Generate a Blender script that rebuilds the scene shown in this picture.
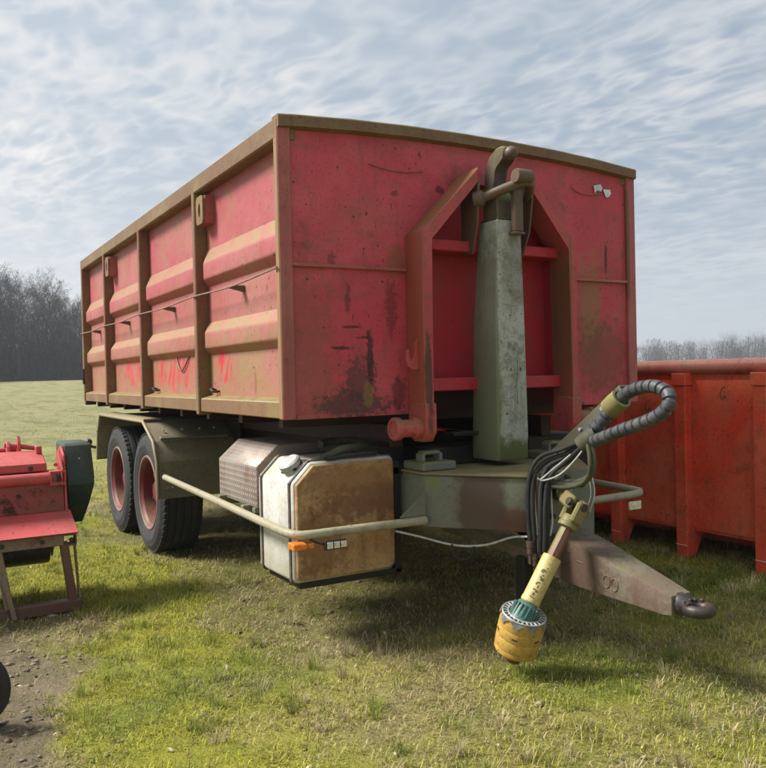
import bpy, bmesh, math, random
import numpy as np
from mathutils import Vector, Matrix, noise as mnoise

for o in list(bpy.data.objects):
    bpy.data.objects.remove(o)
scene = bpy.context.scene
C = scene.collection
R = math.radians
random.seed(7)
rng = np.random.default_rng(7)

# ------------------------------------------------------------------ camera
cam_d = bpy.data.cameras.new('camera')
cam = bpy.data.objects.new('camera', cam_d)
C.objects.link(cam)
YAW, PITCH, ROLL, FPX = 0.526774, -0.012074, -0.022353, 808.3
_f = Vector((math.sin(YAW) * math.cos(PITCH), math.cos(YAW) * math.cos(PITCH), math.sin(PITCH)))
_r = Vector((math.cos(YAW), -math.sin(YAW), 0.0))
_u = _r.cross(_f)
_r2 = _r * math.cos(ROLL) + _u * math.sin(ROLL)
_u2 = -_r * math.sin(ROLL) + _u * math.cos(ROLL)
CAM = Vector((-2.8324, -3.7262, 1.404))
m = Matrix((_r2, _u2, -_f)).transposed().to_4x4()
m.translation = CAM
cam.matrix_world = m
cam_d.sensor_fit = 'HORIZONTAL'
cam_d.sensor_width = 36.0
cam_d.lens = 36.0 * FPX / 766.0
cam_d.clip_start = 0.05
cam_d.clip_end = 6000
scene.camera = cam

# ------------------------------------------------------------------ sky and sun
SUN_EL, SUN_AZ = R(46), math.atan2(-0.84, 0.54)      # azimuth measured from +y towards +x
SUN = Vector((math.sin(SUN_AZ) * math.cos(SUN_EL), math.cos(SUN_AZ) * math.cos(SUN_EL), math.sin(SUN_EL)))
world = bpy.data.worlds.new('World')
scene.world = world
world.use_nodes = True


class NT:
    """small helper to write node trees"""
    def __init__(self, tree):
        self.t = tree
        tree.nodes.clear()

    def n(self, typ, **kw):
        nd = self.t.nodes.new(typ)
        for k, v in kw.items():
            setattr(nd, k, v)
        return nd

    def put(self, sock, v):
        if hasattr(v, 'is_linked') or isinstance(v, bpy.types.NodeSocket):
            self.t.links.new(v, sock)
        elif isinstance(v, (tuple, list)) and sock.type == 'RGBA' and len(v) == 3:
            sock.default_value = (*v, 1)
        else:
            sock.default_value = v

    def math(self, op, a, b=None, c=None, clamp=False):
        nd = self.n('ShaderNodeMath', operation=op, use_clamp=clamp)
        for i, v in enumerate((a, b, c)):
            if v is not None:
                self.put(nd.inputs[i], v)
        return nd.outputs[0]

    def vmath(self, op, a, b=None, scale=None):
        nd = self.n('ShaderNodeVectorMath', operation=op)
        self.put(nd.inputs[0], a)
        if b is not None:
            self.put(nd.inputs[1], b)
        if scale is not None:
            self.put(nd.inputs[3], scale)
        return nd.outputs['Value'] if op in ('LENGTH', 'DOT_PRODUCT', 'DISTANCE') else nd.outputs[0]

    def sep(self, v):
        nd = self.n('ShaderNodeSeparateXYZ')
        self.put(nd.inputs[0], v)
        return nd.outputs

    def comb(self, x, y, z):
        nd = self.n('ShaderNodeCombineXYZ')
        for i, v in enumerate((x, y, z)):
            self.put(nd.inputs[i], v)
        return nd.outputs[0]

    def noise(self, vec, scale=5., detail=4., rough=.55, dist=0., out=0):
        nd = self.n('ShaderNodeTexNoise')
        self.put(nd.inputs['Vector'], vec)
        nd.inputs['Scale'].default_value = scale
        nd.inputs['Detail'].default_value = detail
        nd.inputs['Roughness'].default_value = rough
        nd.inputs['Distortion'].default_value = dist
        return nd.outputs[out]

    def step(self, v, lo, hi, a=0., b=1.):
        nd = self.n('ShaderNodeMapRange', interpolation_type='SMOOTHSTEP')
        self.put(nd.inputs['Value'], v)
        nd.inputs['From Min'].default_value = lo
        nd.inputs['From Max'].default_value = hi
        nd.inputs['To Min'].default_value = a
        nd.inputs['To Max'].default_value = b
        return nd.outputs[0]

    def mix(self, a, b, fac, blend='MIX'):
        nd = self.n('ShaderNodeMix', data_type='RGBA', blend_type=blend)
        self.put(nd.inputs['Factor'], fac)
        self.put(nd.inputs[6], a)
        self.put(nd.inputs[7], b)
        return nd.outputs[2]


wt = NT(world.node_tree)
tc = wt.n('ShaderNodeTexCoord').outputs['Generated']
d = wt.vmath('NORMALIZE', tc)
sx_, sy_, sz_ = wt.sep(d)
sky = wt.n('ShaderNodeTexSky', sky_type='NISHITA', sun_disc=False)
sky.sun_elevation = SUN_EL
sky.sun_rotation = SUN_AZ
sky.air_density = 1.0
sky.dust_density = 2.0
sky.ozone_density = 1.3
zc = wt.math('MAXIMUM', sz_, 0.0)
den = wt.math('ADD', zc, 0.16)
pl = wt.comb(wt.math('DIVIDE', sx_, den), wt.math('DIVIDE', sy_, den), 0.0)
rot = wt.n('ShaderNodeMapping')
wt.put(rot.inputs['Vector'], pl)
rot.inputs['Rotation'].default_value = (0, 0, R(74))
rot.inputs['Scale'].default_value = (1.0, 1.0, 1)
warp = wt.vmath('ADD', rot.outputs[0], wt.vmath('SCALE', wt.vmath('SUBTRACT', wt.noise(pl, 1.1, 3, .5, out=1), (.5, .5, .5)), scale=.28))
strm = wt.n('ShaderNodeMapping')
wt.put(strm.inputs['Vector'], warp)
strm.inputs['Scale'].default_value = (2.7, 4.4, 1)
big = wt.noise(pl, .7, 3, .5)
rip = wt.noise(strm.outputs[0], 2.5, 2.5, .5, .2)
cell = wt.noise(warp, 7.5, 2.5, .5, .2)
rdg = wt.math('SUBTRACT', 1.0, wt.math('ABSOLUTE', wt.math('SUBTRACT', wt.math('MULTIPLY', wt.noise(strm.outputs[0], 3.4, 1.5, .45, .2), 2.0), 1.0)))
cov = wt.math('ADD', wt.math('MULTIPLY', rip, .50), wt.math('ADD', wt.math('MULTIPLY', big, .40), wt.math('ADD', wt.math('MULTIPLY', cell, .28), wt.math('MULTIPLY', rdg, .30))))
patch = wt.step(wt.noise(pl, 1.15, 2.0, .5), .34, .60, .50, 1.0)
mask = wt.math('MULTIPLY', wt.step(cov, .70, 1.06), patch)
sund = wt.vmath('DOT_PRODUCT', d, tuple(SUN))
glow = wt.step(sund, -.15, .85, 0.0, 1.0)
cloud = wt.mix((7.0, 7.15, 7.35), (10.2, 9.9, 9.4), glow)
veil = wt.mix((3.5, 4.3, 5.3), (5.8, 6.5, 7.2), glow)
base = wt.mix(sky.outputs[0], veil, .85)
col = wt.mix(base, cloud, wt.math('MULTIPLY', mask, .92))
hz = wt.math('POWER', wt.step(sz_, 0.0, .36, 1.0, 0.0), 1.8)
col = wt.mix(col, wt.mix((5.7, 6.3, 6.9), (10.0, 9.8, 9.4), glow), wt.math('MULTIPLY', hz, .85))
below = wt.step(sz_, -.05, 0.0)
col = wt.mix((1.2, 1.2, .9), col, below)
bg = wt.n('ShaderNodeBackground')
wt.put(bg.inputs['Color'], col)
bg.inputs['Strength'].default_value = 0.054
wt.t.links.new(bg.outputs[0], wt.n('ShaderNodeOutputWorld').inputs[0])

sun_d = bpy.data.lights.new('sun', 'SUN')
sun_d.energy = 4.0
sun_d.angle = R(18.0)
sun_d.color = (1.0, .97, .93)
sun_o = bpy.data.objects.new('sun', sun_d)
C.objects.link(sun_o)
sun_o.rotation_euler = SUN.to_track_quat('Z', 'Y').to_euler()
sun_o.location = SUN * 30

scene.view_settings.view_transform = 'Standard'
scene.view_settings.look = 'None'
scene.view_settings.gamma = 1.0
scene.view_settings.exposure = 0.95
scene.render.engine = 'CYCLES'
scene.cycles.max_bounces = 6
scene.cycles.diffuse_bounces = 3
scene.cycles.glossy_bounces = 2
scene.cycles.use_denoising = True


# ------------------------------------------------------------------ mesh helpers
def B():
    return bmesh.new()


def bevel_new(bm, geom_edges, w, seg=1):
    if w > 0:
        bmesh.ops.bevel(bm, geom=geom_edges, offset=w, segments=seg, profile=.6, affect='EDGES', clamp_overlap=True)


def obox(bm, c, ax, ay, az, hx, hy, hz, bev=.004):
    """box with its own axes"""
    c, ax, ay, az = Vector(c), Vector(ax), Vector(ay), Vector(az)
    v = [bm.verts.new(c + ax * (i * hx) + ay * (j * hy) + az * (k * hz)) for i in (-1, 1) for j in (-1, 1) for k in (-1, 1)]
    fs = [(0, 1, 3, 2), (4, 6, 7, 5), (0, 4, 5, 1), (2, 3, 7, 6), (0, 2, 6, 4), (1, 5, 7, 3)]
    faces = [bm.faces.new([v[i] for i in f]) for f in fs]
    es = list({e for f in faces for e in f.edges})
    bevel_new(bm, es, min(bev, hx * .6, hy * .6, hz * .6))
    return bm


def box(bm, x0, x1, y0, y1, z0, z1, bev=.004):
    return obox(bm, ((x0 + x1) / 2, (y0 + y1) / 2, (z0 + z1) / 2), (1, 0, 0), (0, 1, 0), (0, 0, 1),
                abs(x1 - x0) / 2, abs(y1 - y0) / 2, abs(z1 - z0) / 2, bev)


def prism(bm, pts, axis, a0, a1, bev=.003):
    """polygon given in the two other axes (cyclic order), extruded along axis"""
    def mk(p, a):
        if axis == 'x':
            return Vector((a, p[0], p[1]))
        if axis == 'y':
            return Vector((p[0], a, p[1]))
        return Vector((p[0], p[1], a))
    va = [bm.verts.new(mk(p, a0)) for p in pts]
    vb = [bm.verts.new(mk(p, a1)) for p in pts]
    n = len(pts)
    faces = [bm.faces.new(va), bm.faces.new(vb[::-1])]
    for i in range(n):
        j = (i + 1) % n
        faces.append(bm.faces.new((va[j], va[i], vb[i], vb[j])))
    es = list({e for f in faces for e in f.edges})
    bevel_new(bm, es, bev)
    bmesh.ops.recalc_face_normals(bm, faces=list(bm.faces))
    return bm


def catmull(pts, k=6):
    P = [Vector(p) for p in pts]
    if len(P) < 3:
        return P
    Q = [P[0] * 2 - P[1]] + P + [P[-1] * 2 - P[-2]]
    out = []
    for i in range(1, len(Q) - 2):
        a, b, c, e = Q[i - 1], Q[i], Q[i + 1], Q[i + 2]
        for s in range(k):
            t = s / k
            out.append(.5 * ((2 * b) + (c - a) * t + (2 * a - 5 * b + 4 * c - e) * t * t + (3 * b - a - 3 * c + e) * t ** 3))
    out.append(P[-1])
    return out


def tube(bm, pts, r, seg=10, k=0, cap=True, radii=None):
    P = catmull(pts, k) if k else [Vector(p) for p in pts]
    n = len(P)
    up = None
    rings = []
    for i, p in enumerate(P):
        t = (P[min(i + 1, n - 1)] - P[max(i - 1, 0)]).normalized()
        if up is None:
            up = t.orthogonal().normalized()
        up = (up - t * up.dot(t)).normalized()
        s = t.cross(up)
        rr = radii[i] if radii else (r(i / (n - 1)) if callable(r) else r)
        rings.append([bm.verts.new(p + (up * math.cos(a) + s * math.sin(a)) * rr) for a in [2 * math.pi * q / seg for q in range(seg)]])
    for a, b in zip(rings, rings[1:]):
        for q in range(seg):
            bm.faces.new((a[q], a[(q + 1) % seg], b[(q + 1) % seg], b[q]))
    if cap:
        bm.faces.new(rings[0][::-1])
        bm.faces.new(rings[-1])
    return bm


def lathe(bm, prof, org, axis, seg=32):
    """prof: list of (radius, height along axis)"""
    org = Vector(org)
    ax = Vector(axis).normalized()
    u = ax.orthogonal().normalized()
    v = ax.cross(u)
    rings = []
    for r, h in prof:
        if r < 1e-5:
            rings.append([bm.verts.new(org + ax * h)])
        else:
            rings.append([bm.verts.new(org + ax * h + (u * math.cos(a) + v * math.sin(a)) * r) for a in [2 * math.pi * q / seg for q in range(seg)]])
    for a, b in zip(rings, rings[1:]):
        for q in range(seg):
            w = (q + 1) % seg
            if len(a) == 1 and len(b) == 1:
                continue
            if len(a) == 1:
                bm.faces.new((a[0], b[w], b[q]))
            elif len(b) == 1:
                bm.faces.new((a[q], a[w], b[0]))
            else:
                bm.faces.new((a[q], a[w], b[w], b[q]))
    return bm


def holed_plate(bm, c, u, v, n, hu, hv, ru, rv, th, seg=20):
    """rectangular plate with an oval hole; u, v in-plane axes, n the normal"""
    c, u, v, n = Vector(c), Vector(u), Vector(v), Vector(n)
    rings = []
    for s in (-1, 1):
        o, h = [], []
        for q in range(seg):
            a = 2 * math.pi * q / seg
            ca, sa = math.cos(a), math.sin(a)
            k = 1 / max(abs(ca), abs(sa))
            o.append(bm.verts.new(c + u * (ca * k * hu) + v * (sa * k * hv) + n * (s * th / 2)))
            h.append(bm.verts.new(c + u * (ca * ru) + v * (sa * rv) + n * (s * th / 2)))
        rings.append((o, h))
    for q in range(seg):
        w = (q + 1) % seg
        for o, h in rings:
            bm.faces.new((o[q], o[w], h[w], h[q]))
        bm.faces.new((rings[0][0][q], rings[0][0][w], rings[1][0][w], rings[1][0][q]))
        bm.faces.new((rings[0][1][q], rings[0][1][w], rings[1][1][w], rings[1][1][q]))
    bmesh.ops.recalc_face_normals(bm, faces=list(bm.faces))
    return bm


def finish_mesh(name, bm, mat, org=(0, 0, 0), smooth=35, recalc=True):
    if recalc:
        bmesh.ops.recalc_face_normals(bm, faces=list(bm.faces))
    me = bpy.data.meshes.new(name)
    o = Vector(org)
    for v in bm.verts:
        v.co -= o
    bm.to_mesh(me)
    bm.free()
    me.polygons.foreach_set('use_smooth', [True] * len(me.polygons))
    me.set_sharp_from_angle(angle=R(smooth))
    me.materials.append(mat)
    return me


def world_loc(o):
    p = Vector((0, 0, 0))
    while o is not None:
        p += o.location
        o = o.parent
    return p


def obj(name, bm, mat, parent=None, smooth=35, recalc=True, label=None):
    me = finish_mesh(name, bm, mat, world_loc(parent), smooth, recalc)
    o = bpy.data.objects.new(name, me)
    C.objects.link(o)
    if parent is not None:
        o.parent = parent
    if label:
        o['label'] = label
    return o


def tag(o, label, cat, group=None):
    o['label'] = label
    o['category'] = cat
    if group:
        o['group'] = group
    return o


def thing(name, label, cat, loc, group=None):
    o = bpy.data.objects.new(name, None)
    o.empty_display_size = .2
    C.objects.link(o)
    o.location = loc
    return tag(o, label, cat, group)


def copy_tree(o, parent=None):
    c = o.copy()
    C.objects.link(c)
    c.parent = parent
    for ch in list(o.children):
        copy_tree(ch, c)
    return c


# ------------------------------------------------------------------ materials
def new_mat(name):
    mt = bpy.data.materials.new(name)
    mt.use_nodes = True
    nt = NT(mt.node_tree)
    out = nt.n('ShaderNodeOutputMaterial')
    bs = nt.n('ShaderNodeBsdfPrincipled')
    nt.t.links.new(bs.outputs[0], out.inputs[0])
    return mt, nt, bs


def coords(nt, org=(0, 0, 0)):
    p = nt.n('ShaderNodeTexCoord').outputs['Object']
    return nt.vmath('ADD', p, tuple(org))


def blob(nt, p, c, r, scale=9., edge=.55, jag=.9):
    """mask with a ragged outline round c with radii r (metres)"""
    q = nt.vmath('DIVIDE', nt.vmath('SUBTRACT', p, c), r)
    l = nt.vmath('LENGTH', q)
    nz = nt.noise(p, scale, 5, .65)
    l = nt.math('ADD', l, nt.math('MULTIPLY', nt.math('SUBTRACT', nz, .5), jag * 2))
    return nt.step(l, .55, .55 + edge, 1., 0.)


def paint(name, base, org=(0, 0, 0), fade=None, fade_amt=.6, rust=.35, rust_col=(.16, .055, .022), algae=.3, algae_col=(.20, .18, .055),
          streak=.4, streak_col=(.10, .05, .03), ledge=.8, rough=.55, blobs=(), scratches=.3, bump=.15, zband=None, strokes=(), seed=0., grime=.5, film_col=(.13, .075, .05), scratch_col=(.03, .02, .018)):
    mt, nt, bs = new_mat(name)
    p = coords(nt, org)
    ps = nt.vmath('ADD', p, (seed * 3.1, seed * 1.7, seed * 2.3))
    x, y, z = nt.sep(ps)
    col = base
    fade = fade or tuple(min(1, c * 1.15 + .05) for c in base)
    f1 = nt.step(nt.noise(ps, 1.3, 5, .6, .6), .35, .68)
    col = nt.mix(base, fade, nt.math('MULTIPLY', f1, fade_amt))
    # mottling
    f2 = nt.noise(ps, 14., 5, .7)
    col = nt.mix(col, tuple(c * .55 for c in base), nt.step(f2, .52, .82, 0., .55))
    grit = nt.noise(ps, 75., 4, .75)
    col = nt.mix(col, nt.mix(col, (.45, .40, .36), 1., 'MULTIPLY'), nt.step(grit, .50, .70, 0., grime))
    film = nt.math('MULTIPLY', nt.step(nt.noise(ps, 5.5, 6, .7, .8), .44, .70), nt.step(nt.noise(ps, 34., 3, .7), .30, .62))
    col = nt.mix(col, film_col, nt.math('MULTIPLY', film, grime))
    # vertical streaks of dirt
    sv = nt.comb(nt.math('MULTIPLY', x, 16.), nt.math('MULTIPLY', y, 16.), nt.math('MULTIPLY', z, 1.1))
    st = nt.math('MULTIPLY', nt.step(nt.noise(sv, 1., 4, .6), .50, .78), nt.step(nt.noise(ps, 1.7, 3, .5), .38, .62))
    col = nt.mix(col, streak_col, nt.math('MULTIPLY', st, streak))
    # algae: washes and on ledges that face up
    nz = nt.sep(nt.n('ShaderNodeNewGeometry').outputs['Normal'])[2]
    al = nt.step(nt.noise(ps, 2.6, 6, .65, .4), .46, .74)
    al = nt.math('MULTIPLY', al, algae)
    if zband:
        zb = nt.step(nt.sep(p)[2], zband[0], zband[1], 1., 0.)
        zb = nt.math('MULTIPLY', zb, nt.step(nt.noise(ps, 3.2, 5, .65), .2, .75))
        al = nt.math('MAXIMUM', al, nt.math('MULTIPLY', zb, zband[2]))
    led = nt.math('MULTIPLY', nt.step(nz, .2, .5), nt.step(nt.noise(ps, 9., 5, .7), .25, .6))
    al = nt.math('MAXIMUM', al, nt.math('MULTIPLY', led, ledge))
    col = nt.mix(col, algae_col, al)
    # rust spots, small
    rs = nt.math('MULTIPLY', nt.step(nt.noise(ps, 22., 6, .75, .3), .60, .70), nt.step(nt.noise(ps, 2.1, 3, .5), .42, .66))
    rs = nt.math('MULTIPLY', rs, rust * 1.6, clamp=True)
    rb = nt.math('MULTIPLY', nt.step(nt.noise(ps, 3.4, 7, .7, .5), .60, .70), rust, clamp=True)
    rmask = nt.math('MAXIMUM', rs, rb)
    rc = nt.mix(rust_col, tuple(c * .45 for c in rust_col), nt.noise(ps, 30., 4, .7))
    col = nt.mix(col, rc, rmask)
    chip = nt.math('MULTIPLY', nt.step(nt.noise(ps, 48., 2, .5), .665, .69), nt.step(nt.noise(ps, 6., 3, .6), .47, .56))
    col = nt.mix(col, scratch_col, nt.math('MULTIPLY', chip, min(1., scratches * 1.4)))
    # short dark scratches
    sc = nt.comb(nt.math('MULTIPLY', nt.math('ADD', x, y), 30.), nt.math('MULTIPLY', nt.math('SUBTRACT', x, y), 3.), nt.math('MULTIPLY', z, 7.))
    sm = nt.math('MULTIPLY', nt.step(nt.noise(sc, 1., 2, .5), .69, .73), nt.step(nt.noise(ps, 3., 3, .5), .50, .60))
    col = nt.mix(col, scratch_col, nt.math('MULTIPLY', sm, scratches))
    for (bc, c, r, amt, scl, edge, jag) in blobs:
        col = nt.mix(col, bc, nt.math('MULTIPLY', blob(nt, p, c, r, scl, edge, jag), amt))
    for (bc, c, r, amt) in strokes:
        sv2 = nt.comb(nt.math('MULTIPLY', nt.math('ADD', y, nt.math('MULTIPLY', z, .45)), 26.), nt.math('MULTIPLY', z, 3.5), 0.)
        sm2 = nt.step(nt.noise(sv2, 1., 3, .6, .6), .47, .55)
        col = nt.mix(col, bc, nt.math('MULTIPLY', nt.math('MULTIPLY', sm2, blob(nt, p, c, r, 6., .4, .8)), amt))
    nt.put(bs.inputs['Base Color'], col)
    ro = nt.math('ADD', nt.math('MULTIPLY', rmask, .3), nt.math('ADD', rough - .1, nt.math('MULTIPLY', f2, .2)), clamp=True)
    nt.put(bs.inputs['Roughness'], ro)
    bs.inputs['Specular IOR Level'].default_value = .35
    bp = nt.n('ShaderNodeBump')
    bp.inputs['Strength'].default_value = bump
    bp.inputs['Distance'].default_value = .025
    h = nt.math('ADD', nt.math('MULTIPLY', nt.noise(ps, 3., 3, .5), 1.4), nt.math('MULTIPLY', nt.noise(ps, 60., 4, .7), .07))
    h = nt.math('SUBTRACT', h, nt.math('MULTIPLY', rmask, .06))
    nt.put(bp.inputs['Height'], h)
    nt.put(bs.inputs['Normal'], bp.outputs[0])
    return mt


def simple(name, base, rough=.6, metal=0., var=.35, scale=20., bump=.1, dirt=None, dirt_amt=.5):
    mt, nt, bs = new_mat(name)
    p = coords(nt)
    n1 = nt.noise(p, scale, 5, .65)
    col = nt.mix(tuple(c * (1 - var) for c in base), tuple(min(1, c * (1 + var)) for c in base), nt.step(n1, .3, .7))
    if dirt:
        col = nt.mix(col, dirt, nt.math('MULTIPLY', nt.step(nt.noise(p, scale * .3, 6, .7), .42, .68), dirt_amt))
    nt.put(bs.inputs['Base Color'], col)
    nt.put(bs.inputs['Roughness'], nt.math('ADD', rough - .1, nt.math('MULTIPLY', n1, .2)))
    bs.inputs['Metallic'].default_value = metal
    bp = nt.n('ShaderNodeBump')
    bp.inputs['Strength'].default_value = bump
    bp.inputs['Distance'].default_value = .01
    nt.put(bp.inputs['Height'], nt.noise(p, scale * 2, 4, .6))
    nt.put(bs.inputs['Normal'], bp.outputs[0])
    return mt


CO = (0.0, 2.7, 1.19)        # container origin
TO = (0.0, 2.0, 0.0)         # trailer origin
RED = (.42, .055, .062)
DRK = (.022, .014, .013)
BRN = (.115, .05, .026)
M = {}
M['front'] = paint('front paint', (.50, .045, .075), CO, fade=(.58, .105, .13), fade_amt=.8, rust=.30, algae=.10, streak=.45, streak_col=(.12, .045, .03), ledge=.6, seed=1, scratches=.8, grime=.6, bump=.5,
                   blobs=[((.17, .065, .035), (-1.1, 0, 1.40), (.16, .4, .55), .45, 14., .9, 1.2),
                          ((.05, .03, .028), (-.84, 0, 1.25), (.26, .4, .085), .80, 45., .5, 1.2),
                          ((.05, .03, .028), (-.80, 0, 1.36), (.11, .4, .15), .75, 50., .5, 1.4),
                          (DRK, (-.735, 0, 1.47), (.028, .4, .22), .85, 34., .35, 1.0),
                          (DRK, (-.90, 0, 1.545), (.09, .4, .012), .85, 30., .3, 1.0),
                          (DRK, (-.86, 0, 1.655), (.08, .4, .010), .8, 30., .3, 1.0),
                          (DRK, (-.77, 0, 1.60), (.06, .4, .012), .8, 30., .3, 1.0),
                          ((.21, .14, .05), (-.75, 0, 1.30), (.04, .4, .08), .6, 18., .5, .8),
                          (DRK, (-.56, 0, 1.30), (.05, .4, .12), .6, 40., .6, 1.2),
                          (DRK, (-.60, 0, 1.76), (.04, .4, .15), .5, 45., .7, 1.3),
                          (DRK, (-.86, 0, 1.81), (.018, .4, .09), .55, 40., .6, 1.2),
                          ((.20, .15, .05), (.86, 0, 1.78), (.09, .4, .34), .6, 16., .9, 1.2),
                          (BRN, (.95, 0, 1.48), (.25, .4, .22), .6, 20., .8, 1.3),
                          (DRK, (1.0, 0, 2.10), (.016, .4, .12), .8, 9., .4, .5),
                          ((.20, .10, .04), (-.56, 0, 2.02), (.06, .4, .09), .55, 30., .8, 1.0),
                          (DRK, (-.27, 0, 2.42), (.035, .4, .03), .75, 50., .4, 1.2), (DRK, (-.56, 0, 2.38), (.03, .4, .02), .6, 50., .4, 1.3), (DRK, (-.95, 0, 2.0), (.025, .4, .05), .5, 50., .6, 1.3),
                          (BRN, (-.05, 0, 2.50), (.20, .4, .07), .4, 25., .8, 1.3)])
M['side'] = paint('side paint', (.37, .075, .090), CO, fade=(.42, .15, .15), rust=.35, algae=.60, algae_col=(.235, .19, .065), bump=.5, streak=.40,
                  streak_col=(.22, .11, .05), ledge=.8, seed=2, scratches=.5, zband=(1.35, 2.2, .80), grime=.55, film_col=(.24, .15, .07),
                  strokes=[((.50, .022, .05), (-1.2, 3.35, 1.47), (.3, .60, .16), .95), ((.50, .022, .05), (-1.2, 2.20, 1.46), (.3, .70, .16), .95), ((.50, .022, .05), (-1.2, 1.04, 1.48), (.3, .20, .13), .95)],
                  blobs=[((.20, .07, .03), (-1.2, .55, 1.36), (.3, .02, .10), .6, 25., .5, .8)])
M['post'] = paint('rail paint', (.20, .085, .05), CO, fade=(.19, .13, .055), fade_amt=.7, rust=.4, algae=.8, grime=.7, algae_col=(.22, .18, .06), streak=.35, ledge=.9, seed=3)
M['frontpost'] = paint('front post paint', (.36, .085, .085), CO, fade=(.42, .15, .13), rust=.5, algae=.3, algae_col=(.24, .15, .06), streak=.6, ledge=.7, seed=4, blobs=[((.23, .16, .07), (-1.25, .04, 1.9), (.006, .5, 1.3), .75, 14., .5, .8), ((.15, .06, .035), (1.18, 0, 2.2), (.02, .5, .5), .8, 10., .5, .5)])
M['toprail'] = paint('top rail paint', (.17, .085, .045), CO, fade=(.18, .125, .055), grime=.7, rust=.5, algae=.95, algae_col=(.21, .165, .06), streak=.35, ledge=.95, seed=5)
M['aframe'] = paint('frame paint', (.46, .055, .07), CO, fade=(.46, .11, .10), rust=.55, algae=.35, algae_col=(.20, .12, .045), streak=.7, streak_col=(.07, .035, .022), ledge=.95, seed=6,
                    blobs=[((.26, .075, .04), (-.505, -.08, 1.6), (.012, .5, .9), .7, 18., .7, .9), ((.06, .03, .02), (-.48, -.165, 1.35), (.03, .05, .30), .85, 14., .4, .8), ((.13, .085, .035), (.535, -.07, 1.75), (.012, .2, .7), .8, 8., .5, .4)])
M['pocket'] = paint('sheltered paint', (.46, .022, .040), CO, fade=(.44, .03, .045), rust=.15, algae=.03, streak=.2, ledge=.3, seed=7, scratches=.7)
M['steel'] = paint('worn steel', (.10, .065, .05), (0, 0, 0), fade=(.16, .10, .07), rust=.5, algae=.2, algae_col=(.12, .11, .04), ledge=.5, seed=8, rough=.5)
M['hook'] = paint('mossy steel', (.07, .055, .042), (0, 0, 0), fade=(.12, .09, .06), rust=.4, algae=.75, algae_col=(.15, .17, .03), ledge=.9, seed=9)
M['arm'] = paint('arm paint', (.32, .33, .30), TO, fade=(.43, .44, .41), fade_amt=.8, rust=.25, rust_col=(.12, .06, .03), algae=.40, algae_col=(.105, .12, .035), streak=.85, grime=.8, film_col=(.10, .095, .06),
                 streak_col=(.07, .06, .035), ledge=.6, seed=10, scratches=.7, blobs=[((.075, .095, .018), (0, -.15, .93), (.5, .5, .13), .95, 16., .6, .9), ((.12, .14, .03), (-.09, -.1, 1.15), (.03, .5, .35), .75, 22., .7, 1.3),
                 ((.11, .125, .03), (-.1, 0, 1.25), (.05, .5, .38), .6, 8., .8, 1.0), ((.16, .17, .12), (-.09, -.12, 1.6), (.02, .6, 1.4), .75, 12., .6, .8), ((.09, .06, .035), (.04, -.24, 1.95), (.10, .1, .22), .45, 7., .7, .8)])
M['grey'] = paint('drawbar paint', (.15, .16, .13), TO, fade=(.21, .22, .175), rust=.4, algae=.5, algae_col=(.13, .135, .05), streak=.4, ledge=.85, seed=11,
                  blobs=[((.075, .045, .036), (-.35, -.43, .74), (.17, .19, .40), .92, 9., .35, .5), ((.12, .045, .04), (-.24, -.57, .64), (.12, .1, .08), .8, 8., .5, .7),
                         ((.16, .19, .04), (-.50, -.22, .85), (.05, .05, .05), .6, 12., .6, .8)])
M['beam'] = paint('tow beam paint', (.155, .135, .10), TO, fade=(.19, .165, .125), grime=.75, rust=1.0, rust_col=(.125, .05, .036), algae=.45, algae_col=(.15, .145, .065), streak=.7, ledge=.7, seed=12,
                  blobs=[((.10, .05, .036), (-.1, -.86, .47), (.3, .18, .16), .7, 30., .9, 1.6), ((.11, .055, .04), (-.1, -1.25, .42), (.3, .12, .12), .5, 34., .9, 1.6)])
M['topplate'] = paint('mossy plate', (.15, .12, .07), TO, rust=.5, algae=.6, algae_col=(.22, .19, .08), ledge=.85, seed=13)
M['tankend'] = paint('rusty tank end', (.42, .28, .13), TO, fade=(.30, .145, .055), fade_amt=.95, rust=1.0, rust_col=(.18, .065, .022), algae=.45, algae_col=(.30, .24, .12), streak=.6, streak_col=(.14, .06, .026), seed=14,
                      bump=.25, grime=.9, film_col=(.17, .07, .028), blobs=[((.13, .048, .021), (-.75, 0, .74), (.36, .3, .10), .7, 16., .6, 1.6), ((.15, .055, .022), (-1.05, 0, .56), (.16, .3, .22), .6, 18., .6, 1.6), ((.20, .085, .035), (-.9, 0, .86), (.4, .3, .08), .6, 20., .6, 1.6)])
M['tank'] = paint('white tank paint', (.60, .59, .54), TO, fade=(.52, .50, .44), rust=.25, algae=.35, algae_col=(.40, .34, .19), streak=.6, streak_col=(.30, .23, .13), grime=.4, zband=(.36, .62, .6), ledge=.4, seed=15, rough=.4)
M['tankband'] = simple('tank band', (.05, .045, .04), .6, 0, .4, 30, .1, (.25, .12, .06), .4)
M['chassis'] = paint('chassis paint', (.014, .014, .013), TO, fade=(.018, .018, .016), rust=.2, rust_col=(.05, .02, .012), film_col=(.03, .022, .016), streak_col=(.02, .015, .01), algae=.1, streak=.4, ledge=.6, algae_col=(.07, .06, .035), seed=16)  # black paint, taken darker to stand in for shade under the trailer
M['guardtube'] = paint('guard tube paint', (.30, .27, .19), TO, fade=(.40, .37, .28), rust=.35, algae=.5, algae_col=(.30, .28, .14), streak=.3, ledge=.5, seed=17)
M['mud'] = paint('mudguard plastic', (.19, .165, .11), TO, fade=(.24, .20, .13), rust=.1, algae=.65, algae_col=(.20, .17, .08), streak=.45, ledge=.3, bump=.4, grime=.8, seed=18, rough=.8)
M['mudtop'] = paint('mudguard edge', (.24, .19, .11), TO, rust=.3, algae=.6, algae_col=(.27, .22, .11), ledge=.8, seed=19)
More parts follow.
